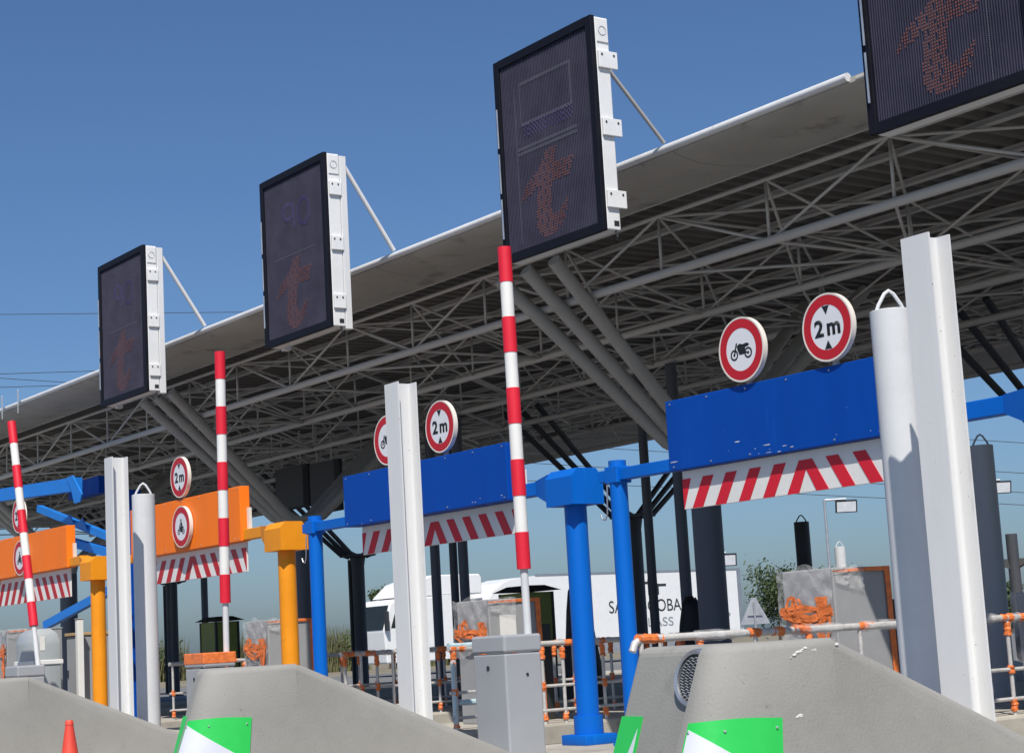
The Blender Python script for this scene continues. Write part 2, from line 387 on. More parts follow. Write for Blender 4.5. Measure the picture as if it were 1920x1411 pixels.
# ------------------------------------------------------------------ height gates
CH = .005
def gate(n, px0, px1, zb, zt, paint, postm, lp, rp, pf, sk0, sk1, label):
    y = 9.43
    t = thing('height_gate', ((px0+px1)/2, y, IZ), label, 'height gate', 'height limit gates across the lanes')
    part('post', postm, t, lambda b: b.tube((lp, y, IZ), (lp, y, 2.56), .075, 20), smooth=True, label='slim post on the far side of the lane')
    part('post', postm, t, lambda b: b.tube((rp, y, IZ), (rp, y, 2.30), .098, 24), smooth=True, label='thicker hinge post')
    part('post_collar', postm, t, lambda b: (b.tube((rp, y, IZ+.08), (rp, y, IZ+.24), .125, 20), b.box(rp-.17, rp+.17, y-.17, y+.17, IZ, IZ+.085, .008)), smooth=True)
    part('base_plate', postm, t, lambda b: b.box(lp-.13, lp+.13, y-.13, y+.13, IZ, IZ+.025, .005))
    def box(b):
        x0, x1 = rp-.19, rp+.19
        b.prism([(-.17, 2.24), (.17, 2.24), (.17, 2.46), (.10, 2.55), (-.10, 2.55), (-.17, 2.48)], lambda a, z, d: (d, y+a, z), x0, x1)
    part('hinge_box', postm, t, box)
    am = postm if paint != 'orange' else 'yellow'
    def arm(b):
        b.box(px1-.25, rp-.45, y-.055, y+.055, zb+.01, zb+.13, .006)
    part('arm_socket', am, t, lambda b: b.hull([(rp-.48, y+s*.06, z) for s in (-1, 1) for z in (zb+.005, zb+.135)] + [(rp-.185, y+s*.14, z) for s in (-1, 1) for z in (2.27, 2.53)]))
    part('arm', am, t, arm)
    part('far_arm', am, t, lambda b: b.box(lp-.2, px0+.25, y-.05, y+.05, 2.39, 2.49, .006))
    part('post_clamp', am, t, lambda b: b.box(lp-.08, lp+.08, y-.08, y+.08, 2.37, 2.51, .006))
    pan = part('panel', paint, t, lambda b: b.box(px0, px1, y-pf, y+.045, zb, zt, .007))
    part('panel_end', 'signrim', pan, lambda b: b.box(px1+.006, px1+.05, y+.0, y+.04, zb+.05, zt-.25))
    s0, s1 = 2.075, zb-.004
    skirt = part('skirt', 'bwhite', t, lambda b: b.box(sk0, sk1, y+.005, y+.025, s0, s1, .003))
    def stripes(b):
        c = (sk0+sk1)/2; P, w, sl = .27, .125, .16; zt_ = s1-.065; f = lambda a, z, d: (a, d, z)
        H = zt_ - s0 - .002; k = sl/.26
        def clip(poly):
            out = [(min(max(a, sk0+.002), sk1-.002), z) for a, z in poly]
            if max(a for a, _ in out) - min(a for a, _ in out) > .02: b.prism(out, f, y+.001, y+.004)
        b.prism([(c-w*.55, zt_), (c+w*.55, zt_), (c+w*.55+H*k, s0+.002), (c-w*.55+w*.1+H*k, s0+.002), (c, zt_-.07), (c+w*.45-H*k, s0+.002), (c-w*.55-H*k, s0+.002)], f, y+.001, y+.004)
        for i in range(1, 9):
            for sg in (-1, 1):
                a0 = c + sg*(i*P)
                clip([(a0-w/2, zt_), (a0+w/2, zt_), (a0+w/2+sg*H*k, s0+.002), (a0-w/2+sg*H*k, s0+.002)])
    part('stripe', 'red' if paint == 'blue' else 'sred', skirt, stripes)
    for i in range(7):
        for z in (zb+.03, zt-.03):
            xx = px0+.06+(px1-px0-.12)*i/6; part('rivet', 'alu', pan, lambda b: disc(b, (xx, z), .008, y-pf-.005, y-pf+.002, 8))
    def chips(b):
        rnd = random.Random(n*5+1)
        for _ in range(18 if n == 3 else 6):
            xx = px0 + (px1-px0)*(rnd.random()); z = zb + .012 + abs(rnd.gauss(0, .05)); L = .005+rnd.random()**3*.05; h = .002+rnd.random()*.004
            pts = [(xx+L*math.cos(q)*rnd.uniform(.6, 1.2), z+h*math.sin(q)*rnd.uniform(.6, 1.2)) for q in (0, 1.05, 2.1, 3.14, 4.2, 5.2)]
            b.prism(pts, lambda a, z, d: (a, d, z), y-pf-.0012, y-pf+.0002)
    part('paint_chip', 'bluechip', pan, chips)
    part('hook', 'alu', t, lambda b: b.path([(lp-.04, y-.09, 2.36), (lp-.06, y-.09, 2.12), (lp-.09, y-.09, 2.07), (lp-.13, y-.09, 2.08), (lp-.15, y-.09, 2.12)], .007, 8), smooth=True)
    return t
gate(3, -10.91, -8.12, 2.385, 2.95, 'blue', 'bluepost', -11.65, -7.06, .066, -10.84, -8.06, 'blue height gate on the right with chipped panel, behind the tall white beam and bollard')
gate(2, -15.97, -13.05, 2.366, 2.888, 'blue', 'bluepost', -16.84, -12.26, .14, -15.87, -13.13, 'blue height gate in the middle with its whole panel and both legs in view')
gate(1, -21.5, -18.42, 2.42, 3.05, 'orange', 'yellow', -22.03, -17.5, .08, -21.3, -18.46, 'orange height gate with ochre legs beside the left white bollard')
gate(0, -26.8, -23.66, 2.47, 3.05, 'orange', 'yellow', -27.3, -22.80, .08, -26.85, -23.77, 'leftmost orange height gate, partly cut by the photo edge')

# road signs on the gates
def bike(b, cx, cz, y0, y1, s, rider):
    f = lambda a, z, d: (cx+a*s, d, cz+z*s)
    for wx in (-.5, .5):
        ring(b, (cx+wx*s, cz-.22*s), .19*s, .27*s, y0, y1, 20); disc(b, (cx+wx*s, cz-.22*s), .07*s, y0, y1, 10)
    b.prism([(-.28, .2), (-.1, .3), (.15, .24), (.42, .28), (.6, .2), (.55, .12), (.3, .08), (.28, -.25), (-.12, -.25), (-.25, .02)], f, y0+.0002, y1-.0002)
    b.prism([(-.34, .34), (-.24, .36), (-.44, -.22), (-.54, -.22)], f, y0+.0004, y1-.0004)
    b.prism([(.2, -.05), (.26, -.12), (.54, -.2), (.5, -.26), (.2, -.2)], f, y0+.0006, y1-.0006)
    if rider:
        disc(b, (cx+.02*s, cz+.86*s), .13*s, y0, y1, 14)
        b.prism([(.1, .74), (-.06, .72), (-.22, .45), (-.4, .36), (-.4, .28), (-.14, .34), (.0, .5), (.0, .26), (.3, .26), (.3, .5)], f, y0+.0008, y1-.0008)
        b.prism([(.1, .3), (.3, .3), (.1, -.1), (-.05, -.12)], f, y0+.001, y1-.001)
def road_sign(x, z, kind, label, r=.25, y=9.335, mount=None, red='sred', tw=1.):
    x *= y/9.372; z = 1.1+(z-1.1)*y/9.372
    t = thing('road_sign', (x, y, z), label, 'road sign', 'round red ringed signs on the height gates')
    part('plate', 'signrim', t, lambda b: (ring(b, (x, z), r-.012, r, y-.004, y+.04), disc(b, (x, z), r-.01, y+.002, y+.012)), smooth=True)
    part('face', 'signwhite', t, lambda b: disc(b, (x, z), r-.013, y-.002, y+.001))
    part('red_ring', red, t, lambda b: ring(b, (x, z), r*.66, r*.94, y-.0035, y-.0005))
    if kind == '2m':
        for sg in (1, -1): part('arrow_mark', 'black', t, lambda b: b.prism([(-.035, .158*sg), (.035, .158*sg), (0, .095*sg)], lambda a, c, d: (x+a, d, z+c), y-.0042, y-.0008))
        text('lettering', '2', 'black', t, (x-.125*tw, y-.0045, z-.062), .125, FRONT, .09, .03)
        text('lettering', 'm', 'black', t, (x+.0*tw, y-.0045, z-.062), .09, FRONT, .13, .03)
    else:
        part('motorcycle_symbol', 'black', t, lambda b: bike(b, x, z-(.03 if kind == 'rider' else 0), y-.0042, y-.0008, .155 if kind == 'bike' else .125, kind == 'rider'))
    if mount: part('bracket', 'galv', t, lambda b: (b.box(x-.02, x+.02, y+.045, y+.075, mount-.12, z+.12), b.box(x-.12, x+.12, y+.040, y+.05, z+.05, z+.075)))
road_sign(-9.98, 3.225, 'bike', 'round motorcycle sign above the right blue panel', mount=2.95)
road_sign(-9.06, 3.235, '2m', 'round 2 m height sign above the right blue panel', mount=2.95)
road_sign(-15.20, 3.175, 'bike', 'round motorcycle sign half hidden behind the middle white beam', mount=2.91)
road_sign(-14.23, 3.185, '2m', 'round 2m height sign above the left blue panel', mount=2.91)
road_sign(-20.04, 2.72, 'rider', 'round sign of a rider on a motorcycle fixed on the right orange panel', y=9.30)
road_sign(-20.05, 3.325, '2m', 'round 2m height sign above the right orange panel', mount=3.05)
road_sign(-25.54, 2.73, 'rider', 'round sign on the leftmost orange panel behind the tilted striped pole', y=9.30)
road_sign(-25.57, 3.35, '2m', 'round height sign above the leftmost orange panel', mount=3.05)

# ------------------------------------------------------------------ LED lane signs
TPOLY = [(.47, .47), (.60, .47), (.575, .395), (.80, .395), (.72, .30), (.545, .30), (.50, .17), (.54, .125), (.60, .14), (.70, .20), (.66, .09), (.55, .03), (.42, .025), (.335, .07), (.33, .16), (.385, .30), (.17, .245), (.24, .33), (.40, .385)]
def inside(x, y, P):
    c = False
    for (x0, y0), (x1, y1) in zip(P, P[1:]+P[:1]):
        if (y0 > y) != (y1 > y) and x < (x1-x0)*(y-y0)/(y1-y0)+x0: c = not c
    return c
def dots(b, x0, z0, w, h, y, fn, pitch, s):
    nx, nz = int(w/pitch), int(h/pitch)
    for i in range(nx):
        for j in range(nz):
            u, v = (i+.5)/nx, (j+.5)/nz
            if fn(u, v):
                cx, cz = x0+u*w, z0+v*h
                b._add([(cx-s, y, cz-s), (cx+s, y, cz-s), (cx+s, y, cz+s), (cx-s, y, cz+s)], [(0, 1, 2, 3)])
def led_sign(cx, idx, label):
    y = 10.35; w, z0, z1 = 1.63, 4.87, 6.975; x0, x1 = cx-w/2, cx+w/2
    t = thing('lane_sign', (cx, y, z0), label, 'electronic sign', 'electronic lane signs on the canopy edge')
    part('housing', 'whitec', t, lambda b: b.box(x0+.01, x1, y+.035, y+.2, z0+.01, z1-.01, .012))
    fr = .085
    def frame(b):
        for a in ((x0, x0+fr, z0, z1), (x1-fr, x1, z0, z1)): b.box(a[0], a[1], y-.012, y+.04, a[2], a[3], .006)
        for a in ((x0+fr, x1-fr, z0, z0+fr), (x0+fr, x1-fr, z1-fr, z1)): b.box(a[0], a[1], y-.0115, y+.04, a[2], a[3])
    part('frame', 'frame', t, frame)
    sx0, sx1, sz0, sz1 = x0+fr, x1-fr, z0+fr, z1-fr; sw, sh = sx1-sx0, sz1-sz0
    scr = part('screen', 'screen', t, lambda b: b.box(sx0, sx1, y+.012, y+.03, sz0, sz1))
    def slats(b):
        n = 58
        for i in range(n):
            xx = sx0+.006+(sw-.012)*(i+.5)/n; b.box(xx-.0028, xx+.0028, y+.004, y+.0115, sz0, sz1)
    part('louvre', 'slat', scr, slats, kind='stuff')
    part('lit_dots', 'led', scr, lambda b: dots(b, sx0, sz0, sw, sh, y+.002, lambda u, v: inside(u, v, TPOLY) and math.sin(u*913+v*517)*math.sin(u*311-v*877) < .55, .0258, .0072), kind='stuff')
    pitch = .0258
    def outline(u, v):
        a = lambda p, q, r_, s_: p < u < q and r_ < v < s_
        if idx == 2:
            return (a(.22, .80, .86, .875) or a(.22, .80, .645, .66) or a(.22, .235, .645, .875) or a(.785, .80, .645, .875) or a(.15, .84, .52, .53) or a(.15, .84, .495, .505) or a(.15, .16, .03, .86) or a(.83, .84, .03, .9))
        if idx == 3: return a(.22, .225, 0, 1) or a(.78, .79, 0, 1)
        return a(.12, .88, .49, .5) and (u*37+v*11) % .3 < .2
    part('unlit_dots', 'faint', scr, lambda b: dots(b, sx0, sz0, sw, sh, y+.0025, outline, pitch*.62, .005), kind='stuff')
    def blob(u, v):
        if idx == 2: return .25 < u < .8 and .58 < v < .66 and (int(u*61)+int(v*71)) % 2 == 0
        if idx == 3: return False
        d9 = math.hypot((u-.42)/.11, (v-.78)/.06); d0 = math.hypot((u-.68)/.11, (v-.745)/.095)
        return .6 < d9 < 1.05 or (.5 < u < .54 and .66 < v < .78) or .68 < d0 < 1.03
    part('dim_dots', 'purple', scr, lambda b: dots(b, sx0, sz0, sw, sh, y+.0028, blob, pitch, .007), kind='stuff')
    part('hinge_rod', 'alu', t, lambda b: [b.tube((x0+.05, y-.03, z0+.25+i*.47), (x0+.05, y-.03, z0+.66+i*.47), .010, 8) for i in range(3)], smooth=True)
    # right side fittings
    deep = .27 if idx >= 2 else .205
    for zz in ((z1-.36, z1-.50) if 0 else (z1-.52, z0+.92, z0+.22)):
        br = part('bracket', 'whitec', t, lambda b: b.box(x1+.001, x1+.03, y+.045, y+deep, zz, zz+.17, .005))
        part('bolt', 'darkmetal', br, lambda b: [b.tube((x1+.028, yy, zz+.13), (x1+.036, yy, zz+.13), .011, 8) for yy in (y+.08, y+deep-.045)])
    part('cover_plate', 'whitec', t, lambda b: (b.box(x1+.001, x1+.012, y+.05, y+.185, z1-.26, z1-.03, .004),), )
    part('cover_ring', 'galv', t, lambda b: b.merge(_ringx(x1+.013, y+.115, z1-.15, .05)))
    part('type_plate', 'darkmetal', t, lambda b: b.box(x1+.001, x1+.004, y+.12, y+.18, z0+.05, z0+.1))
    if idx < 2:
        part('mast', 'white', t, lambda b: b.box(x1-.09, x1+.012, y+.203, y+.29, z0-.02, z1-.03, .006))
        part('mast', 'white', t, lambda b: b.box(x0+.02, x0+.12, y+.203, y+.29, z0-.02, z1-.03, .006))
        ym = y+.28
    else:
        part('mast', 'galv', t, lambda b: b.box(x1-.2, x1-.12, y+.203, y+.27, z0+.05, z1-.35, .006))
        part('mast', 'galv', t, lambda b: b.box(x0+.1, x0+.2, y+.203, y+.27, z0+.05, z1-.35, .006)); ym = y+.26
    bm_ = 'white' if idx < 2 else 'steel'
    for xx in (x1-.04 if idx < 2 else x1-.15, x0+.12):
        part('brace', bm_, t, lambda b: b.tube((xx, ym, z1-.12 if idx < 2 else z1-.42), (xx, RY0-.01, 5.86), .028 if idx < 2 else .02, 10), smooth=True)
    part('cable', 'darkmetal', t, lambda b: b.path([(x1-.02, y+.15, z0+.01), (x1-.01, y+.16, z0-.05), (x1-.04, y+.2, z0-.08), (x1-.12, y+.25, z0-.03)], .012, 6))
    return t
def _ringx(x, yc, zc, r):
    t = bmesh.new(); n = 20; a = [[t.verts.new((x+dx, yc+rr*math.cos(2*math.pi*i/n), zc+rr*math.sin(2*math.pi*i/n))) for i in range(n)] for rr, dx in ((r, 0), (r-.006, .003), (r-.012, 0))]
    for u, w in zip(a, a[1:]):
        for i in range(n): t.faces.new((u[i], u[(i+1) % n], w[(i+1) % n], w[i]))
    return t
led_sign(-23.93, 0, 'smallest and leftmost black electronic lane sign with faint orange symbol, two wires behind it')
led_sign(-18.73, 1, 'second black electronic lane sign from the left, single white brace rising behind it')
led_sign(-13.56, 2, 'large black electronic lane sign directly above the tallest red and white pole')
led_sign(-8.56, 3, 'black electronic lane sign cut off by the top right corner with ribbed screen')

# ------------------------------------------------------------------ concrete noses
def nose(k, label, cone=True):
    ax = AX[k]; y0 = 5.47
    t = thing('concrete_nose', (ax, y0, 0), label, 'concrete block', 'concrete island noses')
    def body(b):
        b.hull([(ax-.46, y0+.42, 1.04), (ax+.3, y0+.30, 1.04), (ax+.66, y0+.42, 1.04), (ax+.72, y0+.5, 1.04), (ax+.72, y0+.66, 1.04), (ax-.46, y0+.66, 1.04), (ax-.46, y0+2.62, .215), (ax+.72, y0+2.62, .215),
                (ax-.68, y0+.18, 0), (ax+.3, y0+.06, 0), (ax+.66, y0+.3, 0), (ax+.77, y0+.46, 0), (ax+.77, y0+2.66, 0), (ax-.68, y0+2.66, 0)], .05, 4)
    part('body', 'concrete', t, body)
    N = 14
    def bez(P, s):
        P = [Vector(p) for p in P]
        while len(P) > 1: P = [a.lerp(c, s) for a, c in zip(P, P[1:])]
        return P[0]
    # plan of the prow: front edge curving round into the lane side
    top = [bez([(.50, .01), (.63, -.03), (.72, .12), (.722, .5)], i/N) for i in range(N+1)]
    bot = [bez([(.40, -.34), (.67, -.43), (.80, -.12), (.772, .5)], i/N) for i in range(N+1)]
    def P(s, z, off=0):
        i = min(int(s*N), N-1); f = s*N-i
        a = top[i].lerp(top[i+1], f); c = bot[i].lerp(bot[i+1], f); q = c.lerp(a, z/1.04)
        d = (top[i+1]-top[i]); nrm = Vector((d.y, -d.x)).normalized()
        return Vector((ax+q.x+nrm.x*off, y0+q.y+nrm.y*off, z))
    def prow(b):
        pts = []
        rings = []
        for z, o in ((0, 0), (.25, 0), (.5, 0), (.75, 0), (1.0, 0), (1.022, -.008), (1.036, -.022), (1.043, -.045)):
            rings.append([b.bm.verts.new(P(i/N, min(z, 1.04), o) + Vector((0, 0, max(0, z-1.04)))) for i in range(N+1)] +
                         [b.bm.verts.new((ax+.73+o*.3 if z > .9 else ax+.77-.05*z/1.04, y0+.62, z)), b.bm.verts.new((ax+.44-.08*(1-z/1.04)-o, y0+.62, z))])
        n = len(rings[0])
        for u, w in zip(rings, rings[1:]):
            for i in range(n): b.bm.faces.new((u[i], u[(i+1) % n], w[(i+1) % n], w[i]))
        b.bm.faces.new(rings[-1]); b.bm.faces.new(rings[0][::-1])
    part('prow', 'concrete', t, prow, smooth=True, angle=28)
    # wrapped direction board on the prow
    def strip(b, s0, s1, zlo, zhi, o0, o1, n=18):
        g = []
        for i in range(n+1):
            s = s0+(s1-s0)*i/n; f = i/n
            lat = lambda k, z: P(k, z).x*.56 + P(k, z).y*.83
            q0, q1 = lat(s0, .66), lat(s1, .66); zz = .5
            for _ in range(8): zz = zhi((lat(s, zz)-q0)/(q1-q0))
            g.append([b.bm.verts.new(P(s, z, o)) for z, o in ((zlo(f), o0), (zz, o0), (zz, o1), (zlo(f), o1))])
        for u, w in zip(g, g[1:]):
            for j in range(4): b.bm.faces.new((u[j], u[(j+1) % 4], w[(j+1) % 4], w[j]))
        b.bm.faces.new(g[0]); b.bm.faces.new(g[-1][::-1])
    bd = part('direction_board', 'green', t, lambda b: strip(b, .12, .80, lambda f: .10, lambda f: .70+.012*math.sin(f*3.1), .004, .010), smooth=True)
    part('white_arrow', 'boardwhite', bd, lambda b: strip(b, .142, .74, lambda f: .12, lambda f: max(.125, .675-f*.24), .0095, .0118), smooth=True)
    part('screw', 'alu', bd, lambda b: [b.merge(_ball(P(s, z, .012), .008)) for s in (.15, .46, .77) for z in (.66, .14)])
    # board on the far front face
    def Q(u, z, o):
        a = Vector((ax-.46, y0+.42)); c = Vector((ax+.3, y0+.30)); a0 = Vector((ax-.68, y0+.18)); c0 = Vector((ax+.3, y0+.06))
        q = (a0.lerp(c0, u)).lerp(a.lerp(c, u), z/1.04); return Vector((q.x-.15*o, q.y-o*.99, z+.2*o))
    b2 = B()
    for o in (0,):
        pts = [(.035, .12), (.27, .12), (.27, .70), (.035, .70)]
        b2.prism(pts, lambda u, z, d: Q(u, z, d), .004, .012)
    bd2 = b2.build('direction_board', 'green', t)
    part('white_arrow', 'boardwhite', bd2, lambda b: b.prism([(.06, .14), (.25, .14), (.25, .64)], lambda u, z, d: Q(u, z, d), .0115, .014))
    # recessed lamp
    c = Vector((ax+.12, 0, .885)); yl = lambda z: y0+.335-.24*(1-z/1.04)
    def tor(b):
        n = 32; prof = [(.105, .03), (.115, -.012), (.128, -.018), (.138, -.006), (.14, .02)]
        rs = [[b.bm.verts.new((c.x+r*math.cos(2*math.pi*i/n), yl(c.z+r*math.sin(2*math.pi*i/n))+d-.012, c.z+r*math.sin(2*math.pi*i/n))) for i in range(n)] for r, d in prof]
        for u, w in zip(rs, rs[1:]):
            for i in range(n): b.bm.faces.new((u[i], u[(i+1) % n], w[(i+1) % n], w[i]))
    lp = part('lamp_ring', 'alu', t, tor, smooth=True)
    part('lamp_glass', 'darkmetal', lp, lambda b: b._add([(c.x+.108*math.cos(2*math.pi*i/28), yl(c.z+.108*math.sin(2*math.pi*i/28))-.014, c.z+.108*math.sin(2*math.pi*i/28)) for i in range(28)], [tuple(range(28))]))
    def ribs(b):
        for i in range(-7, 8):
            z = c.z+i*.0135; h = math.sqrt(max(.0001, .104**2-(i*.0135)**2))
            pts = []; n = max(3, int(h/.008))
            for q in range(n+1): pts.append((c.x-h+2*h*q/n, yl(z)-.022, z+(.004 if q % 2 else -.004)))
            b.path(pts, .0022, 4)
    part('lamp_rib', 'galv', lp, ribs, kind='stuff')
    return t
def _ball(p, r):
    t = bmesh.new(); bmesh.ops.create_icosphere(t, subdivisions=1, radius=r)
    for v in t.verts: v.co += p
    return t
nD = nose('D', 'nearest concrete island nose at bottom right with green board and recessed round lamp')
nC = nose('C', 'grey concrete island nose at bottom centre left below the middle striped pole')
nB = nose('B', 'sloping grey concrete island nose in the bottom left corner behind the traffic cone')
# white plaster scrapes on the right nose
def marks(b):
    rnd = random.Random(3); ax = AX['D']; y0 = 5.47
    for (y, z, L, a) in ((.40, .985, .10, .35), (.56, 1.0, .20, .12), (.36, .70, .03, 0)):
        for q in range(14):
            f = rnd.uniform(-.5, .5); p = Vector((ax+.7215+.05*(1-(z+a*f*L)/1.04), y0+y+L*f, z+a*f*L+rnd.uniform(-.004, .004)))
            t = _ball(Vector((0, 0, 0)), rnd.uniform(.004, .010))
            for v in t.verts: v.co = Vector((v.co.x*.3, v.co.y*rnd.uniform(1, 1.8), v.co.z*rnd.uniform(.4, .8))) + p
            b.merge(t)
part('plaster_mark', 'plaster', nD, marks, kind='stuff')

# ------------------------------------------------------------------ white H beams and bollards
def hbeam(x, ztop, label):
    y = 7.1; t = thing('steel_beam', (x+.095, y, .2), label, 'steel beam', 'upright white steel beams')
    w, h, tf, tw, fr = .19, .17, .012, .010, .018
    pr = [(0, 0), (w, 0), (w, tf)]
    cx = w/2
    for k in range(5):
        a = math.pi/2*k/4; pr.append((cx+tw/2+fr-fr*math.sin(a), tf+fr-fr*math.cos(a)))
    for k in range(5):
        a = math.pi/2*k/4; pr.append((cx+tw/2+fr-fr*math.cos(a), h-tf-fr+fr*math.sin(a)))
    pr += [(w, h-tf), (w, h), (0, h), (0, h-tf)]
    for k in range(5):
        a = math.pi/2*k/4; pr.append((cx-tw/2-fr+fr*math.sin(a), h-tf-fr+fr*math.cos(a)))
    for k in range(5):
        a = math.pi/2*k/4; pr.append((cx-tw/2-fr+fr*math.cos(a), tf+fr-fr*math.sin(a)))
    pr.append((0, tf))
    part('profile', 'white', t, lambda b: b.prism(pr, lambda a, c, d: (x+a, y+c, d), .1, ztop), smooth=True, angle=40)
    part('base_plate', 'white', t, lambda b: b.box(x-.06, x+w+.06, y-.06, y+h+.06, .215, .24))
    return t
hbeam(-6.285, 3.085, 'nearest and tallest upright white H beam on the right, beside the white bollard')
hbeam(-11.52, 3.095, 'upright white H beam in the middle, in front of the left blue gate panel')
hbeam(-16.93, 3.16, 'upright white H beam on the left, beside the white bollard and ochre post')
def bollard(x, y, r, ztop, m, label, z0=.2):
    t = thing('bollard', (x, y, z0), label, 'bollard', 'tall tube bollards with lifting loops')
    def tubefn(b):
        n = 36; prof = [(r, z0), (r, ztop-.004), (r-.004, ztop), (r-.012, ztop), (r-.012, ztop-.03), (0.001, ztop-.03)]
        rs = [[b.bm.verts.new((x+a*math.cos(2*math.pi*i/n), y+a*math.sin(2*math.pi*i/n), z)) for i in range(n)] for a, z in prof]
        for u, w in zip(rs, rs[1:]):
            for i in range(n): b.bm.faces.new((u[i], u[(i+1) % n], w[(i+1) % n], w[i]))
    part('tube', m, t, tubefn, smooth=True)
    a = PAN
    dx, dy = math.cos(R(60)), math.sin(R(60)); q = r*.75
    part('lifting_loop', m, t, lambda b: b.path([(x-dx*q, y-dy*q, ztop-.02), (x-dx*q*.75, y-dy*q*.75, ztop+.035), (x-dx*q*.3, y-dy*q*.3, ztop+.10), (x, y, ztop+.118), (x+dx*q*.3, y+dy*q*.3, ztop+.10), (x+dx*q*.75, y+dy*q*.75, ztop+.035), (x+dx*q, y+dy*q, ztop-.02)], .011, 8), smooth=True)
    return t
bollard(-6.94, 7.7, .118, 2.86, 'pipewhite', 'nearest tall white bollard with wire loop, left of the tallest white beam')
bollard(-12.25, 7.7, .118, 2.86, 'pipewhite', 'white bollard hidden behind the middle white beam')
bollard(-17.36, 7.7, .118, 2.84, 'pipewhite', 'tall white bollard with wire loop in front of the right orange panel')
bollard(-12.43, 15.0, .125, 2.88, 'cab', 'grey bollard with loop right of the tallest white beam')  # unlit look of this bollard is put into its grey colour
bollard(-22.26, 22.0, .13, 2.88, 'darkmetal', 'bollard coloured dark for shade, with loop, seen above the plastic wrapped machine')  # shadow on this bollard is put into its dark colour
bollard(-29.06, 29.87, .125, 2.85, 'pipewhite', 'small distant white bollard above the plastic wrapped machine')

# ------------------------------------------------------------------ barriers
def barrier(k, tilt, label, taped=False):
    ax = AX[k]; x1 = ax+.69; x0 = x1-.43; y0, y1 = 7.9, 8.24; zt = 1.165
    t = thing('lane_barrier', ((x0+x1)/2, 8.07, .22), label, 'barrier', 'raised red and white lane barriers')
    cab = part('cabinet', 'cab', t, lambda b: b.box(x0, x1, y0, y1, IZ, zt-.14, .014))
    part('lid', 'cab', cab, lambda b: b.box(x0-.008, x1+.008, y0-.008, y1+.008, zt-.135, zt, .018))
    part('lock', 'darkmetal', cab, lambda b: disc(b, (x0+.2, .92), .018, y0-.006, y0+.003, 16))
    part('lock', 'darkmetal', cab, lambda b: b.tube((x1-.003, y0+.2, .86), (x1+.006, y0+.2, .86), .012, 12))
    px, py = x1-.10, 8.2
    if taped: part('tape', 'tape', cab, lambda b: b.box(x0-.012, x1+.012, y0-.012, y1+.012, zt-.1, zt+.012, .01))
    d = Vector((math.sin(tilt), 0, math.cos(tilt))); p0 = Vector((px, py, zt-.03))
    L = .285 if abs(tilt) < .1 else .305
    part('arm', 'pole', t, lambda b: b.tube(p0, p0+d*(.5+9*L), .031, 14), smooth=True)
    for i in range(9):
        a, c = .53+i*L, .53+(i+1)*L
        part('band', 'bred' if i % 2 == 0 else 'bwhite', t, lambda b: b.tube(p0+d*a, p0+d*(c), .055 if i % 2 == 0 else .051, 20), smooth=True)
    return t
barrier('C', -.008, 'tallest raised red and white barrier pole rising from a grey cabinet under the large sign')
barrier('B', .022, 'upright red and white barrier pole in front of the right orange panel', True)
barrier('A', -.25, 'tilted red and white barrier pole at the left edge of the photo')

# ------------------------------------------------------------------ wrapped toll machines
def crumple(b, P, nu, nv, amp, seed):
    """crumpled sheet over the patch P(u,v)->(point, normal)"""
    rnd = random.Random(seed); g = []; ph = [rnd.uniform(0, 6.28) for _ in range(6)]; k = [rnd.uniform(4, 16) for _ in range(6)]
    for j in range(nv+1):
        row = []
        for i in range(nu+1):
            u, v = i/nu, j/nv; p, n = P(u, v)
            w = abs(math.sin(k[0]*u+k[1]*v+ph[0]))*.9 + abs(math.sin(k[2]*u-k[3]*v+ph[1]))*.7 + abs(math.sin(k[4]*v-2*u+ph[2]))*.4 + rnd.random()*.5
            row.append(b.bm.verts.new(p + n*(w*amp)))
        g.append(row)
    for j in range(nv):
        for i in range(nu):
            a, c, d, e = g[j][i], g[j][i+1], g[j+1][i+1], g[j+1][i]
            if rnd.random() < .5: b.bm.faces.new((a, c, d)); b.bm.faces.new((a, d, e))
            else: b.bm.faces.new((a, c, e)); b.bm.faces.new((c, d, e))
def ribbon(b, pts, nrm, w, rnd):
    """narrow twisted tape through pts"""
    n = len(pts); a = []
    for i, p in enumerate(pts):
        p = Vector(p); d = (Vector(pts[min(i+1, n-1)])-Vector(pts[max(i-1, 0)])).normalized(); s_ = d.cross(nrm).normalized()
        tw = rnd.uniform(-.25, .25); q = (s_*math.cos(tw)+nrm*math.sin(tw))*w*rnd.uniform(.4, .55)
        a.append((b.bm.verts.new(p+q+nrm*rnd.random()*.012), b.bm.verts.new(p-q+nrm*rnd.random()*.012)))
    for u, w_ in zip(a, a[1:]): b.bm.faces.new((u[0], u[1], w_[1], w_[0]))
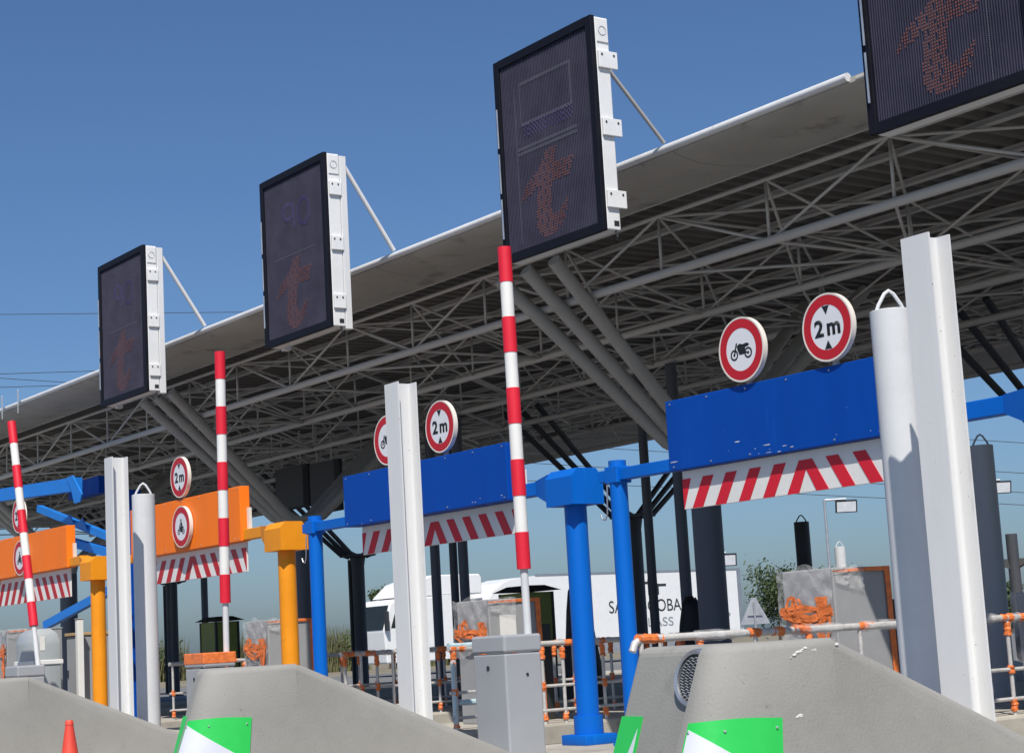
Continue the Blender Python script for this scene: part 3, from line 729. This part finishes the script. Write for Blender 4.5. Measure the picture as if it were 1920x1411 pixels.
def machine(x1, y0, label, seed, w=.64, dpt=.70, h=1.6, torn=True):
    x0 = x1-w; y1 = y0+dpt; rnd = random.Random(seed)
    t = thing('toll_machine', (x0+w/2, y0+dpt/2, IZ), label, 'toll machine', 'toll machines wrapped in film and orange tape')
    body = part('body', 'machine', t, lambda b: b.box(x0, x1, y0, y1, IZ, h, .012))
    part('rear_unit', 'booth', t, lambda b: b.box(x1-.3, x1-.01, y1+.002, y1+.16, IZ, h-.3, .01))
    nx, ny = Vector((1, 0, 0)), Vector((0, -1, 0))
    part('film', 'film', t, lambda b: crumple(b, lambda u, v: (Vector((x0-.04+u*(w+.04), y0-.012, h-.62+v*.64-.03*math.sin(u*9))), ny), 26, 30, .012, seed), smooth=True, angle=40)
    part('film', 'film', t, lambda b: crumple(b, lambda u, v: (Vector((x1+.008, y0+u*.36, h-.13+v*.15 - .1*u*(1-v))), nx), 18, 8, .012, seed+1), smooth=True, angle=40)
    part('edge_tape', 'tape', t, lambda b: crumple(b, lambda u, v: (Vector((x1+.014, y0-.02+u*(dpt+.02), h-.04+v*.04+.03*(u-1)*(1-u)*v)), nx), 24, 2, .004, seed+5))
    part('edge_tape', 'tape', t, lambda b: crumple(b, lambda u, v: (Vector((x1+.014, y1-.065+u*.07+.02*(1-v), IZ+v*(h-IZ))), nx), 2, 26, .004, seed+6))
    if not torn: return t
    yy = lambda: y0-.034-rnd.random()*.012
    for i in range(7):                                          # band across the front
        z = h-.37+rnd.uniform(-.05, .05)
        part('torn_tape', 'tape', t, lambda b: ribbon(b, [(x0+w*f, yy(), z-.10*math.sin(f*3.1)*(.6+.4*math.sin(i))+.02*math.sin(f*7+i)) for f in [q/12 for q in range(13)]], ny, .04, rnd), smooth=True, angle=60)
    for i in range(3):                                          # knot at the left
        c, r = rnd.uniform(.12, .26), rnd.uniform(.05, .085)
        part('torn_tape', 'tape', t, lambda b: ribbon(b, [(x0+c*w/.64+r*math.cos(q*.55+i), yy(), h-.31+r*1.1*math.sin(q*.55+i)) for q in range(11)], ny, .03, rnd), smooth=True, angle=60)
    for i in range(7):                                          # strips hanging at the right corner
        xx = x1-rnd.uniform(.04, .17); L = rnd.uniform(.4, .85)
        part('torn_tape', 'tape', t, lambda b: ribbon(b, [(xx+.02*math.sin(q*.8+i), yy(), h-.25-L*q/11) for q in range(12)], ny, .042, rnd), smooth=True, angle=60)
    return t
machine(-11.30, 11.5, 'film wrapped grey toll machine with torn orange tape at right, left of the nearest bollard', 11)
m_ = machine(-16.66, 11.5, 'grey toll machine with orange edged side behind the barrier cabinet', 23)
part('notice', 'bwhite', m_, lambda b: b.box(-16.655, -16.648, 11.64, 11.86, 1.1, 1.42))
machine(-21.95, 11.5, 'grey toll machine with dangling orange tape between the ochre post and middle pole', 37)
machine(-32.05, 11.5, 'grey wrapped toll machine at the left edge behind the tilted pole', 51, h=1.85)
machine(-10.35, 13.55, 'grey wrapped box at the right edge beside the grey bollard', 63, h=1.30, torn=False)
def cabinet(x1, y0, w, d, h, label):
    t = thing('control_cabinet', (x1-w/2, y0+d/2, IZ), label, 'cabinet')
    part('body', 'machine', t, lambda b: b.box(x1-w, x1, y0, y0+d, IZ, h-.05, .01))
    dr = part('door', 'cab', t, lambda b: b.box(x1-w+.03, x1-.03, y0-.014, y0-.001, IZ+.06, h-.1, .005))
    part('door_handle', 'darkmetal', dr, lambda b: b.box(x1-w+.07, x1-w+.1, y0-.03, y0-.012, .95, 1.07))
    part('top_board', 'tan', t, lambda b: b.box(x1-w-.02, x1+.02, y0-.03, y0+d+.02, h-.048, h, .006))
cabinet(-27.62, 11.1, .55, .5, 1.66, 'grey control cabinet with tan top left of the left ochre post')
t = thing('square_post', (-28.05, 10.85, IZ), 'short grey square post left of the tan topped cabinet', 'post')
part('shaft', 'machine', t, lambda b: b.box(-28.14, -27.96, 10.76, 10.94, IZ, 1.74, .01)); part('cap', 'cab', t, lambda b: b.box(-28.15, -27.95, 10.75, 10.95, 1.742, 1.76, .006))
t = thing('square_post', (-27.38, 11.0, IZ), 'slim white square post against the left ochre post', 'post')
part('shaft', 'bwhite', t, lambda b: b.box(-27.43, -27.33, 10.95, 11.05, IZ, 1.86, .006)); part('cap', 'cab', t, lambda b: b.box(-27.44, -27.32, 10.94, 11.06, 1.862, 1.875, .003))
# wrapped hood machine in front at far left
t = thing('hooded_machine', (-27.65, 10.4, IZ), 'rounded grey hooded machine at the left edge behind the barrier cabinet', 'toll machine')
def hood(b):
    x0, x1, y0, y1 = -28.05, -27.25, 10.2, 10.65
    b.hull([(x0, y0, IZ), (x1, y0, IZ), (x0, y1, IZ), (x1, y1, IZ)] + [(x + (.06 if x == x0 else -.06)*k, y + (.08 if y == y0 else -.08)*k, z) for x in (x0, x1) for y in (y0, y1) for z, k in ((1.52, 0), (1.66, .5), (1.74, 1.6))], .03, 2)
part('hood', 'hood', t, hood, smooth=True, angle=50)
part('label_plate', 'bwhite', t, lambda b: b.box(-27.249, -27.244, 10.3, 10.38, 1.4, 1.62))
part('base_band', 'whitec', t, lambda b: b.box(-28.07, -27.23, 10.18, 10.67, 1.18, 1.25, .01))

# ------------------------------------------------------------------ railings
def railing(x, y0, y1, n, label, seed, wrap=False, bend=False):
    rnd = random.Random(seed); zt = 1.075
    t = thing('railing', (x, (y0+y1)/2, IZ), label, 'railing', 'tubular railings wrapped in orange tape')
    pts = [(x, y0, zt), (x, y1, zt)]
    if bend: pts = [(x, y0-.03, zt-.09), (x, y0, zt-.03), (x, y0+.06, zt)] + pts[1:]
    part('top_rail', 'rail', t, lambda b: b.path(pts, .03, 12), smooth=True)
    part('middle_rail', 'rail', t, lambda b: b.tube((x, y0, .62), (x, y1, .62), .018, 10), smooth=True)
    part('lower_rail', 'rail', t, lambda b: b.tube((x, y0, .36), (x, y1, .36), .018, 10), smooth=True)
    for i in range(n):
        y = y0+.06+(y1-y0-.12)*i/(n-1)
        p = part('post', 'rail', t, lambda b: b.tube((x, y, IZ), (x, y, zt-.02), .019 if not wrap else .028, 10), smooth=True)
        for za, zc in ((zt-.16, zt-.04), (.58, .66), (.26, .29+.1*rnd.random())):
            if rnd.random() < .8: part('tape', 'tape', p, lambda b: wrapt(b, (x, y, za), (x, y, zc), .031, rnd))
    y = y0+.02
    while y < y1-.1:
        L = rnd.uniform(.06, .26); ye = min(y+L, y1)
        if rnd.random() < .6: part('rail_tape', 'tape', t, lambda b: wrapt(b, (x, y, zt), (x, ye, zt), .034, rnd))
        y += L+rnd.uniform(.05, .3)
    for f in (.2, .55, .8): part('film_sleeve', 'film', t, lambda b: wrapt(b, (x, y0+(y1-y0)*f, zt), (x, y0+(y1-y0)*(f+.16), zt), .042, rnd))
    if wrap:
        for p, q, r in (((x, y0, zt+.035), (x, y0+.7, zt+.03), .03), ((x, y0+.05, .3), (x, y0+.05, .95), .024), ((x, y0+.1, .52), (x, y0+.7, .5), .028)): part('blue_film', 'bluewrap', t, lambda b: wrapt(b, p, q, r, rnd))
    return t
def wrapt(b, p, q, r, rnd):
    n = 6; p, q = Vector(p), Vector(q)
    b.path([p.lerp(q, i/n)+Vector((rnd.uniform(-1, 1), rnd.uniform(-1, 1), rnd.uniform(-1, 1)))*r*.15 for i in range(n+1)], [r*rnd.uniform(.85, 1.2) for _ in range(n+1)], 9)
railing(-10.65, 8.68, 11.75, 6, 'grey railing with orange tape just above the nearest concrete nose', 1, bend=True)
railing(-10.65, 12.45, 13.5, 3, 'short taped railing in front of the grey bollard at right', 2)
railing(-15.85, 10.4, 11.3, 3, 'taped railing with pale blue film right of the middle white beam', 3, wrap=True)
railing(-15.85, 11.55, 13.9, 9, 'taped railing behind the right leg of the left blue gate', 4)
railing(-21.05, 12.1, 14.2, 9, 'orange and white taped railing left of the middle white beam', 5)
railing(-26.25, 12.0, 14.6, 9, 'taped railing behind the middle concrete nose', 6)
railing(-17.85, 12.6, 16.0, 12, 'taped railing far behind the left blue gate post', 8)
railing(-23.05, 12.6, 16.0, 12, 'farther taped railing behind the cabinet of the tallest barrier', 9)
railing(-5.42, 8.7, 11.7, 6, 'taped railing outside the right edge of the photo', 7)

# plastic covered crate at right
t = thing('wrapped_crate', (-10.5, 12.1, IZ), 'crate wrapped in wrinkled grey plastic at bottom right behind the tallest beam', 'crate')
part('crate', 'machine', t, lambda b: b.box(-10.95, -10.45, 12.0, 12.4, IZ, .66, .01)); part('film', 'film', t, lambda b: (crumple(b, lambda u, v: (Vector((-10.97+u*.54, 11.985, IZ+v*.46)), Vector((0, -1, 0))), 8, 8, .02, 5), crumple(b, lambda u, v: (Vector((-10.44, 11.98+u*.44, IZ+v*.46)), Vector((1, 0, 0))), 8, 8, .02, 6)))

# ------------------------------------------------------------------ toll booths under the canopy
def booth(x0, label, y0=16.6):
    w, d = .75, .55; x1, y1 = x0+w, y0+d
    t = thing('toll_booth', (x0+w/2, y0+d/2, IZ), label, 'toll booth', 'toll booths with olive tinted glass under the canopy')
    part('wall', 'booth', t, lambda b: b.box(x0, x1, y0, y1, IZ, .72, .01))
    for xx in (x0, x1-.05):
        for yy in (y0, y1-.05): part('corner_post', 'booth', t, lambda b: b.box(xx, xx+.05, yy, yy+.05, .721, 1.88))
    part('window', 'olive', t, lambda b: b.box(x0+.051, x1-.051, y0+.01, y0+.025, .722, 1.878))
    part('window', 'olive', t, lambda b: b.box(x1-.025, x1-.01, y0+.051, y1-.051, .722, 1.878))
    part('window', 'olive', t, lambda b: b.box(x0+.01, x0+.025, y0+.051, y1-.051, .722, 1.878))
    part('window', 'olive', t, lambda b: b.box(x0+.051, x1-.051, y1-.025, y1-.01, .722, 1.878))
    part('roof', 'booth', t, lambda b: b.hull([(x0-.06, y0-.08, 1.9), (x1+.1, y0-.08, 1.9), (x0-.06, y1+.08, 1.9), (x1+.1, y1+.08, 1.9), (x0+.1, y0+.1, 1.99), (x1-.1, y0+.1, 1.99), (x0+.1, y1-.1, 1.99), (x1-.1, y1-.1, 1.99)]))
booth(-23.75, 'olive glass toll booth behind the orange edged machine')
booth(-34.75, 'olive glass toll booth far left behind the middle barrier pole')
def tarp(x, y, r, h, label, seed, m='tarp'):
    rnd = random.Random(seed); t = thing('covered_equipment', (x, y, IZ), label, 'covered equipment', 'equipment under black covers')
    def f(b):
        n = 16; rs = []
        for z, k in ((0, 1.1), (.25, 1), (.5, .8), (.75, .62), (.92, .5), (1, .25)):
            rs.append([b.bm.verts.new((x+r*k*rnd.uniform(.82, 1.15)*math.cos(2*math.pi*i/n), y+r*k*rnd.uniform(.82, 1.15)*math.sin(2*math.pi*i/n), IZ+z*h*rnd.uniform(.97, 1.03))) for i in range(n)])
        for u, w in zip(rs, rs[1:]):
            for i in range(n): b.bm.faces.new((u[i], u[(i+1) % n], w[(i+1) % n], w[i]))
        b.bm.faces.new(rs[-1])
    cv = part('cover', m, t, f, smooth=True, angle=60)
    part('strap', 'darkmetal', t, lambda b: b.path([(x+r*.9*math.cos(2*math.pi*i/16), y+r*.9*math.sin(2*math.pi*i/16), IZ+.45*h) for i in range(17)], .015, 6))
tarp(-21.12, 16.2, .3, 1.72, 'black covered shape behind the right leg of the left blue gate', 1)
tarp(-18.85, 16.4, .26, 1.36, 'dark blue black covered shape left of the wide column before the trailer', 4)

# ------------------------------------------------------------------ blue folded arms at the left
t = thing('blue_gantry', (-29.5, 11.4, IZ), 'light blue folded steel gantry arms above the leftmost orange gate', 'gantry')
part('post', 'blue', t, lambda b: b.box(-28.3, -28.08, 12.2, 12.42, IZ, 4.0, .01))
part('upper_arm', 'lightblue', t, lambda b: b.bar((-33.2, 11.2, 4.32), (-27.8, 11.2, 4.06), .14, .22))
part('end_plate', 'lightblue', t, lambda b: b.prism([(-28.05, 4.19), (-27.8, 4.2), (-27.42, 3.86), (-27.5, 3.74), (-27.75, 3.74), (-27.85, 3.95)], lambda a, z, d: (a, d, z), 11.10, 11.125))
part('rear_arm', 'blue', t, lambda b: b.bar((-31, 12.4, 4.25), (-29.6, 12.4, 4.25), .2, .3))
part('strut', 'lightblue', t, lambda b: b.bar((-30.6, 11.6, 3.92), (-27.3, 11.6, 3.12), .1, .12))
part('gusset', 'lightblue', t, lambda b: b.prism([(-29.3, 3.58), (-28.95, 3.66), (-28.8, 3.5)], lambda a, z, d: (a, d, z), 11.50, 11.52))
part('gusset', 'lightblue', t, lambda b: b.prism([(-28.75, 3.47), (-28.4, 3.55), (-28.2, 3.33)], lambda a, z, d: (a, d, z), 11.50, 11.52))
part('strut', 'lightblue', t, lambda b: b.bar((-29.6, 11.6, 3.3), (-27.2, 11.6, 2.86), .12, .14))
part('lower_arm', 'lightblue', t, lambda b: b.bar((-30.4, 11.6, 1.86), (-27.2, 11.6, 2.36), .1, .14))
part('end_plate', 'lightblue', t, lambda b: b.prism([(-33.2, 3.75), (-32.7, 3.7), (-31.2, 3.5), (-31.2, 3.36), (-31.4, 3.34), (-33.2, 3.55)], lambda a, z, d: (a, d, z), 11.05, 11.08))

# ------------------------------------------------------------------ traffic cone
t = thing('traffic_cone', (-15.03, 5.93, 0), 'small red traffic cone with pale band at bottom left', 'traffic cone')
cx, cy = -15.03, 5.93
part('base', 'cone', t, lambda b: b.box(cx-.17, cx+.17, cy-.17, cy+.17, 0.001, .03, .008))
part('cone', 'cone', t, lambda b: b.path([(cx, cy, .03), (cx, cy, .34), (cx, cy, .345), (cx, cy, .625)], [.125, .078, .076, .034], 24), smooth=True)
part('pale_band', 'conegrey', t, lambda b: b.path([(cx, cy, .16), (cx, cy, .36)], [.1075, .0775], 24), smooth=True)
part('tip', 'cone', t, lambda b: b.path([(cx, cy, .62), (cx, cy, .65), (cx, cy, .66)], [.038, .034, .026], 20), smooth=True)

# ------------------------------------------------------------------ lorry
LX = -64.2
t = thing('lorry', (LX-1.25, 49, 0), 'white articulated lorry with lettered trailer parked beyond the toll plaza', 'lorry')
def trailer(b):
    pr = [(44.4, 1.0), (44.35, 2.9), (44.6, 3.35), (45.2, 3.72), (46.1, 3.93), (47.2, 4.0), (59.0, 4.02), (59.05, 1.0)]
    b.prism(pr, lambda a, z, d: (d, a, z), LX-2.55, LX)
tl = part('trailer', 'truck', t, trailer)
part('rear_frame', 'alu', tl, lambda b: (b.box(LX-.08, LX+.015, 58.85, 59.1, .98, 4.06), b.box(LX-.05, LX+.01, 46.9, 58.9, 3.95, 4.05)))
part('side_skirt', 'galv', tl, lambda b: b.box(LX-.06, LX-.02, 49, 55, .45, .99))
part('chassis', 'darkmetal', t, lambda b: b.box(LX-2.2, LX-.35, 40, 58.8, .75, .985))
def cabf(b):
    b.hull([(x, y, z) for x in (LX-2.5, LX) for y, z in ((39.1, .55), (39.0, 1.9), (39.35, 3.0), (39.7, 3.2), (41.6, 3.25), (41.6, .55))], .06)
cb = part('cab', 'truck', t, cabf)
part('roof_deflector', 'truck', cb, lambda b: b.hull([(x, y, z) for x, k in ((LX-2.4, 0), (LX-.1, 0)) for y, z in ((39.9, 3.26), (40.6, 3.85), (41.6, 4.15), (44.0, 4.15), (44.1, 4.0), (44.1, 3.3))], .05))
part('windscreen', 'truckglass', cb, lambda b: b.hull([(x, y, z) for x in (LX-2.4, LX-.1) for y, z in ((38.99, 1.95), (39.32, 2.95), (39.30, 1.95), (39.4, 2.9))]))
part('side_window', 'truckglass', cb, lambda b: b.prism([(39.35, 2.0), (39.65, 2.85), (40.7, 2.85), (40.7, 2.0)], lambda a, z, d: (d, a, z), LX-.01, LX+.012))
part('mirror', 'darkmetal', cb, lambda b: b.box(LX+.05, LX+.28, 39.0, 39.12, 1.9, 2.7, .02))
part('side_fairing', 'truck', cb, lambda b: b.box(LX-.05, LX-.005, 41.62, 43.4, .6, 3.3, .01))
for y in (40.2, 43.2, 55.2, 56.5, 57.8):
    w = part('wheel', 'tyre', t, lambda b: b.tube((LX-.32, y, .5), (LX-.02, y, .5), .5, 24), smooth=True)
    part('rim', 'alu', w, lambda b: b.tube((LX-.021, y, .5), (LX+.0, y, .5), .28, 20), smooth=True)
text('lettering', 'SAINT-GOBAIN', 'darkmetal', tl, (LX+.012, 50.95, 2.18), .56, SIDE, 5.0, .0)
text('lettering', 'GLASS', 'galv', tl, (LX+.012, 52.6, 1.5), .40, SIDE, 2.1, .0)
def logo(b):
    for y, h in ((52.2, .5), (52.75, .62), (53.3, .72), (53.85, .5)):
        b.box(LX+.001, LX+.014, y, y+.1, 2.95, 2.95+h); b.box(LX+.001, LX+.0135, y+.1, y+.55, 2.95+h-.12, 2.95+h-.01)
part('logo', 'darkmetal', tl, logo)
part('grey_chevron', 'galv', tl, lambda b: b.prism([(57.0, 2.9), (58.3, 1.9), (58.05, 1.6), (56.6, 2.7)], lambda a, z, d: (d, a, z), LX+.001, LX+.012))

# ------------------------------------------------------------------ vegetation
def leaves(b, c, rx, rz, n, rnd, s):
    clumps = [Vector((rnd.gauss(0, .5)*rx, rnd.gauss(0, .5)*rx, rnd.uniform(-.8, .9)*rz)) for _ in range(22)]
    for _ in range(n):
        k = rnd.choice(clumps); p = Vector(c)+k+Vector((rnd.gauss(0, 1), rnd.gauss(0, 1), rnd.gauss(0, 1)))*rx*.2
        a = Vector((rnd.gauss(0, 1), rnd.gauss(0, 1), rnd.gauss(0, 1))).normalized(); d = a.orthogonal().normalized(); e = a.cross(d); q = s*rnd.uniform(.6, 1.4)
        b._add([p-d*q, p+e*q*.5, p+d*q, p-e*q*.5], [(0, 1, 2, 3)])
def tree(x, y, h, r, label, seed, m='leaf', n=3600, trunk=.3):
    rnd = random.Random(seed); t = thing('tree', (x, y, -.03), label, 'tree', 'trees beyond the plaza')
    part('trunk', 'bark', t, lambda b: (b.path([(x, y, -.05), (x+.1, y, h*.3), (x-.05, y+.1, h*.75)], [h*.03, h*.022, h*.008], 8), [b.path([(x, y, h*f), (x+rnd.uniform(-1, 1)*r*.6, y+rnd.uniform(-1, 1)*r*.6, h*(f+.25))], [h*.012, h*.003], 6) for f in (.25, .35, .45, .5)]), smooth=True)
    b = B(); leaves(b, (x, y, h*(1+trunk)/2), r, h*(1-trunk)/2, n, rnd, .11); b.build('crown', m, t)
tree(-81.0, 77.5, 4.6, 1.9, 'bushy green tree right of the trailer behind the grey triangle sign', 1)
tree(-83.0, 74.3, 3.1, 1.0, 'small green shrub tree against the rear of the trailer', 2, n=1800, trunk=.1)
tree(-79.5, 80.0, 4.0, 1.7, 'green tree partly behind the film wrapped machine', 3)
tree(-72.6, 88.9, 3.2, .8, 'small green tree at the right edge beside the grey bollard', 4, n=1400)
tree(-94.8, 58.0, 5.0, .75, 'slender green tree right beside the dark rear column', 5, m='leaf', n=2400, trunk=.1)
tree(-95.2, 60.0, 3.4, 1.1, 'low bushy tree left of the lorry cab', 6, n=1800, trunk=.05)
def reeds(x, y, n, w, label, seed):
    rnd = random.Random(seed); t = thing('reed_clump', (x, y, -.03), label, 'reeds', 'clumps of reeds beyond the plaza')
    def f(b):
        for _ in range(n):
            px, py = x+rnd.uniform(-w, w)*.55, y+rnd.uniform(-w, w)*.83; h = rnd.uniform(1.4, 3.0); lx, ly = rnd.gauss(0, .25), rnd.gauss(0, .25)
            b._add([(px-.03, py, -.03), (px+.03, py+.02, -.03), (px+lx*.5+.035, py+ly*.5, h*.6), (px+lx, py+ly, h), (px+lx*.5-.035, py+ly*.5, h*.6)], [(0, 1, 2, 3, 4)])
    part('stalks', 'reed', t, f)
    part('leaves', 'leaf', t, lambda b: leaves(b, (x, y, 1.0), w*.7, .9, 500, rnd, .14))
reeds(-96.9, 55.4, 500, 2.2, 'dry reeds left of the dark rear column under the left blue gate', 1)
reeds(-100.5, 50.4, 500, 2.4, 'dry reeds behind the middle barrier pole', 2)
reeds(-103, 46.0, 400, 2.4, 'dry reeds left of the middle barrier pole', 3)
reeds(-94.5, 62, 400, 1.6, 'dry reeds beside the lorry cab', 4)

# ------------------------------------------------------------------ floodlights, wires, small signs
def flood(x, y, z, arm, label):
    t = thing('floodlight', (x, y, 0), label, 'floodlight', 'floodlights on thin masts beyond the plaza')
    part('mast', 'galv', t, lambda b: b.tube((x, y, -.03), (x, y, z), .07, 10, .05), smooth=True)
    e = Vector((x+.585*arm, y+.81*arm, z-.02))
    part('arm', 'galv', t, lambda b: b.tube((x, y, z-.02), e, .04, 8), smooth=True)
    def hd(b):
        a = Vector((.585, .81, 0)); f = Vector((.75, -.55, -.3)).normalized(); u = f.cross(a).normalized(); a = u.cross(f)
        c = e+Vector((0, 0, -.3)); 
        b.hull([c+a*i*.42+u*j*.24-f*k for i in (-1, 1) for j in (-1, 1) for k in (0, .12)] + [c+a*i*.2+u*j*.12-f*.24 for i in (-1, 1) for j in (-1, 1)])
    lh = part('lamp_head', 'darkmetal', t, hd)
    def gl(b):
        a = Vector((.585, .81, 0)); f = Vector((.75, -.55, -.3)).normalized(); u = f.cross(a).normalized(); a = u.cross(f); c = e+Vector((0, 0, -.3))+f*.012
        b._add([c+a*i*.37+u*j*.2 for i, j in ((-1, -1), (1, -1), (1, 1), (-1, 1))], [(0, 1, 2, 3)])
    part('glass', 'lampglass_glare', lh, gl)
flood(-49.86, 50.61, 5.95, .85, 'floodlight on a thin mast above the film wrapped machine')
flood(-52.9, 47.0, 4.15, .75, 'floodlight just above the rear end of the trailer')
flood(-46.3, 55.6, 6.35, .8, 'floodlight at the right edge beside the grey bollard')
def cable(p, q, sag, label):
    t = thing('power_line', p, label, 'power line', 'overhead wires')
    p, q = Vector(p), Vector(q); p, q = p-(q-p)*2.2, q+(q-p)*2.2
    part('wire', 'wire', t, lambda b: b.path([p.lerp(q, i/24)-Vector((0, 0, sag*(.3-(2*i/24-1)**2*.3))) for i in range(25)], .022, 5))
cable((-135.0, 10, 26.2), (-97, 66, 23.3), .4, 'highest thin wire crossing the sky at left')
cable((-136, 13, 21.8), (-97, 66, 20.0), .5, 'upper of the two close wires low in the sky at left')
cable((-136, 13, 20.9), (-97, 66, 19.1), .5, 'lower of the two close wires low in the sky at left')
for i, (a, c) in enumerate(((13.7, 11.6), (11.6, 9.6), (10.3, 8.3), (9.3, 7.6))):
    cable((-86, 85, a+.6), (-70, 107, c-.6), .2, ('topmost', 'second highest', 'third highest', 'lowest')[i] + ' of the wires right of the tallest white beam')
t = thing('triangle_sign', (-44.3, 41.3, 0), 'grey back of a triangular warning sign right of the trailer', 'road sign')
cx, cy, cz = -44.3, 41.3, 1.55
part('plate', 'galv', t, lambda b: b.prism([(-.5, -.28), (.5, -.28), (.07, .6), (-.07, .6)], lambda a, z, d: (cx+.585*a+d*.8, cy+.81*a-d*.58, cz+z), 0, .02))
part('post', 'galv', t, lambda b: b.tube((cx+.05, cy-.04, -.03), (cx+.05, cy-.04, 2.0), .035, 10), smooth=True)
part('clamp', 'galv', t, lambda b: b.bar((cx-.15+.07, cy-.2-.04, cz+.05), (cx+.15+.07, cy+.2-.04, cz+.05), .02, .04))
t = thing('signal_mast', (-22.35, 27.6, 0), 'dark mast with flat bracket and small red and white marker at the right edge', 'mast')
part('mast', 'coldark', t, lambda b: b.tube((-22.35, 27.6, -.02), (-22.35, 27.6, 2.62), .11, 14), smooth=True)
part('bracket', 'darkmetal', t, lambda b: b.hull([(-22.75, 27.2, 2.15), (-21.95, 27.9, 2.15), (-22.15, 28.1, 2.15), (-22.35, 27.5, 1.95), (-22.35, 27.7, 1.95)]))
mk = part('marker', 'bwhite', t, lambda b: b.box(-22.19, -22.07, 27.72, 27.84, .9, 2.1)); part('marker_band', 'bred', mk, lambda b: [b.box(-22.195, -22.065, 27.715, 27.845, z, z+.2) for z in (1.1, 1.5, 1.9)])

# ------------------------------------------------------------------ hanging panels under the canopy
for x0, x1, zb, zt, lab in ((-33.7, -32.5, 4.15, 5.0, 'dark panel hanging under the canopy left of the fanned struts'), (-32.2, -31.2, 3.95, 4.95, 'dark panel hanging under the canopy behind the junction of the fanned struts')):
    t = thing('hanging_panel', ((x0+x1)/2, 18, zb), lab, 'panel', 'dark panels hanging under the canopy')
    part('panel', 'coldark', t, lambda b: b.box(x0, x1, 17.95, 18.1, zb, zt, .01))
    part('rim', 'darkmetal', t, lambda b: b.box(x0-.02, x1+.02, 18.102, 18.14, zb-.02, zt+.02, .005))
    for xx in (x0+.2, x1-.2): part('hanger', 'truss', t, lambda b: b.tube((xx, 18.02, zt), (xx, 18.02, 5.72), .02, 8), smooth=True)
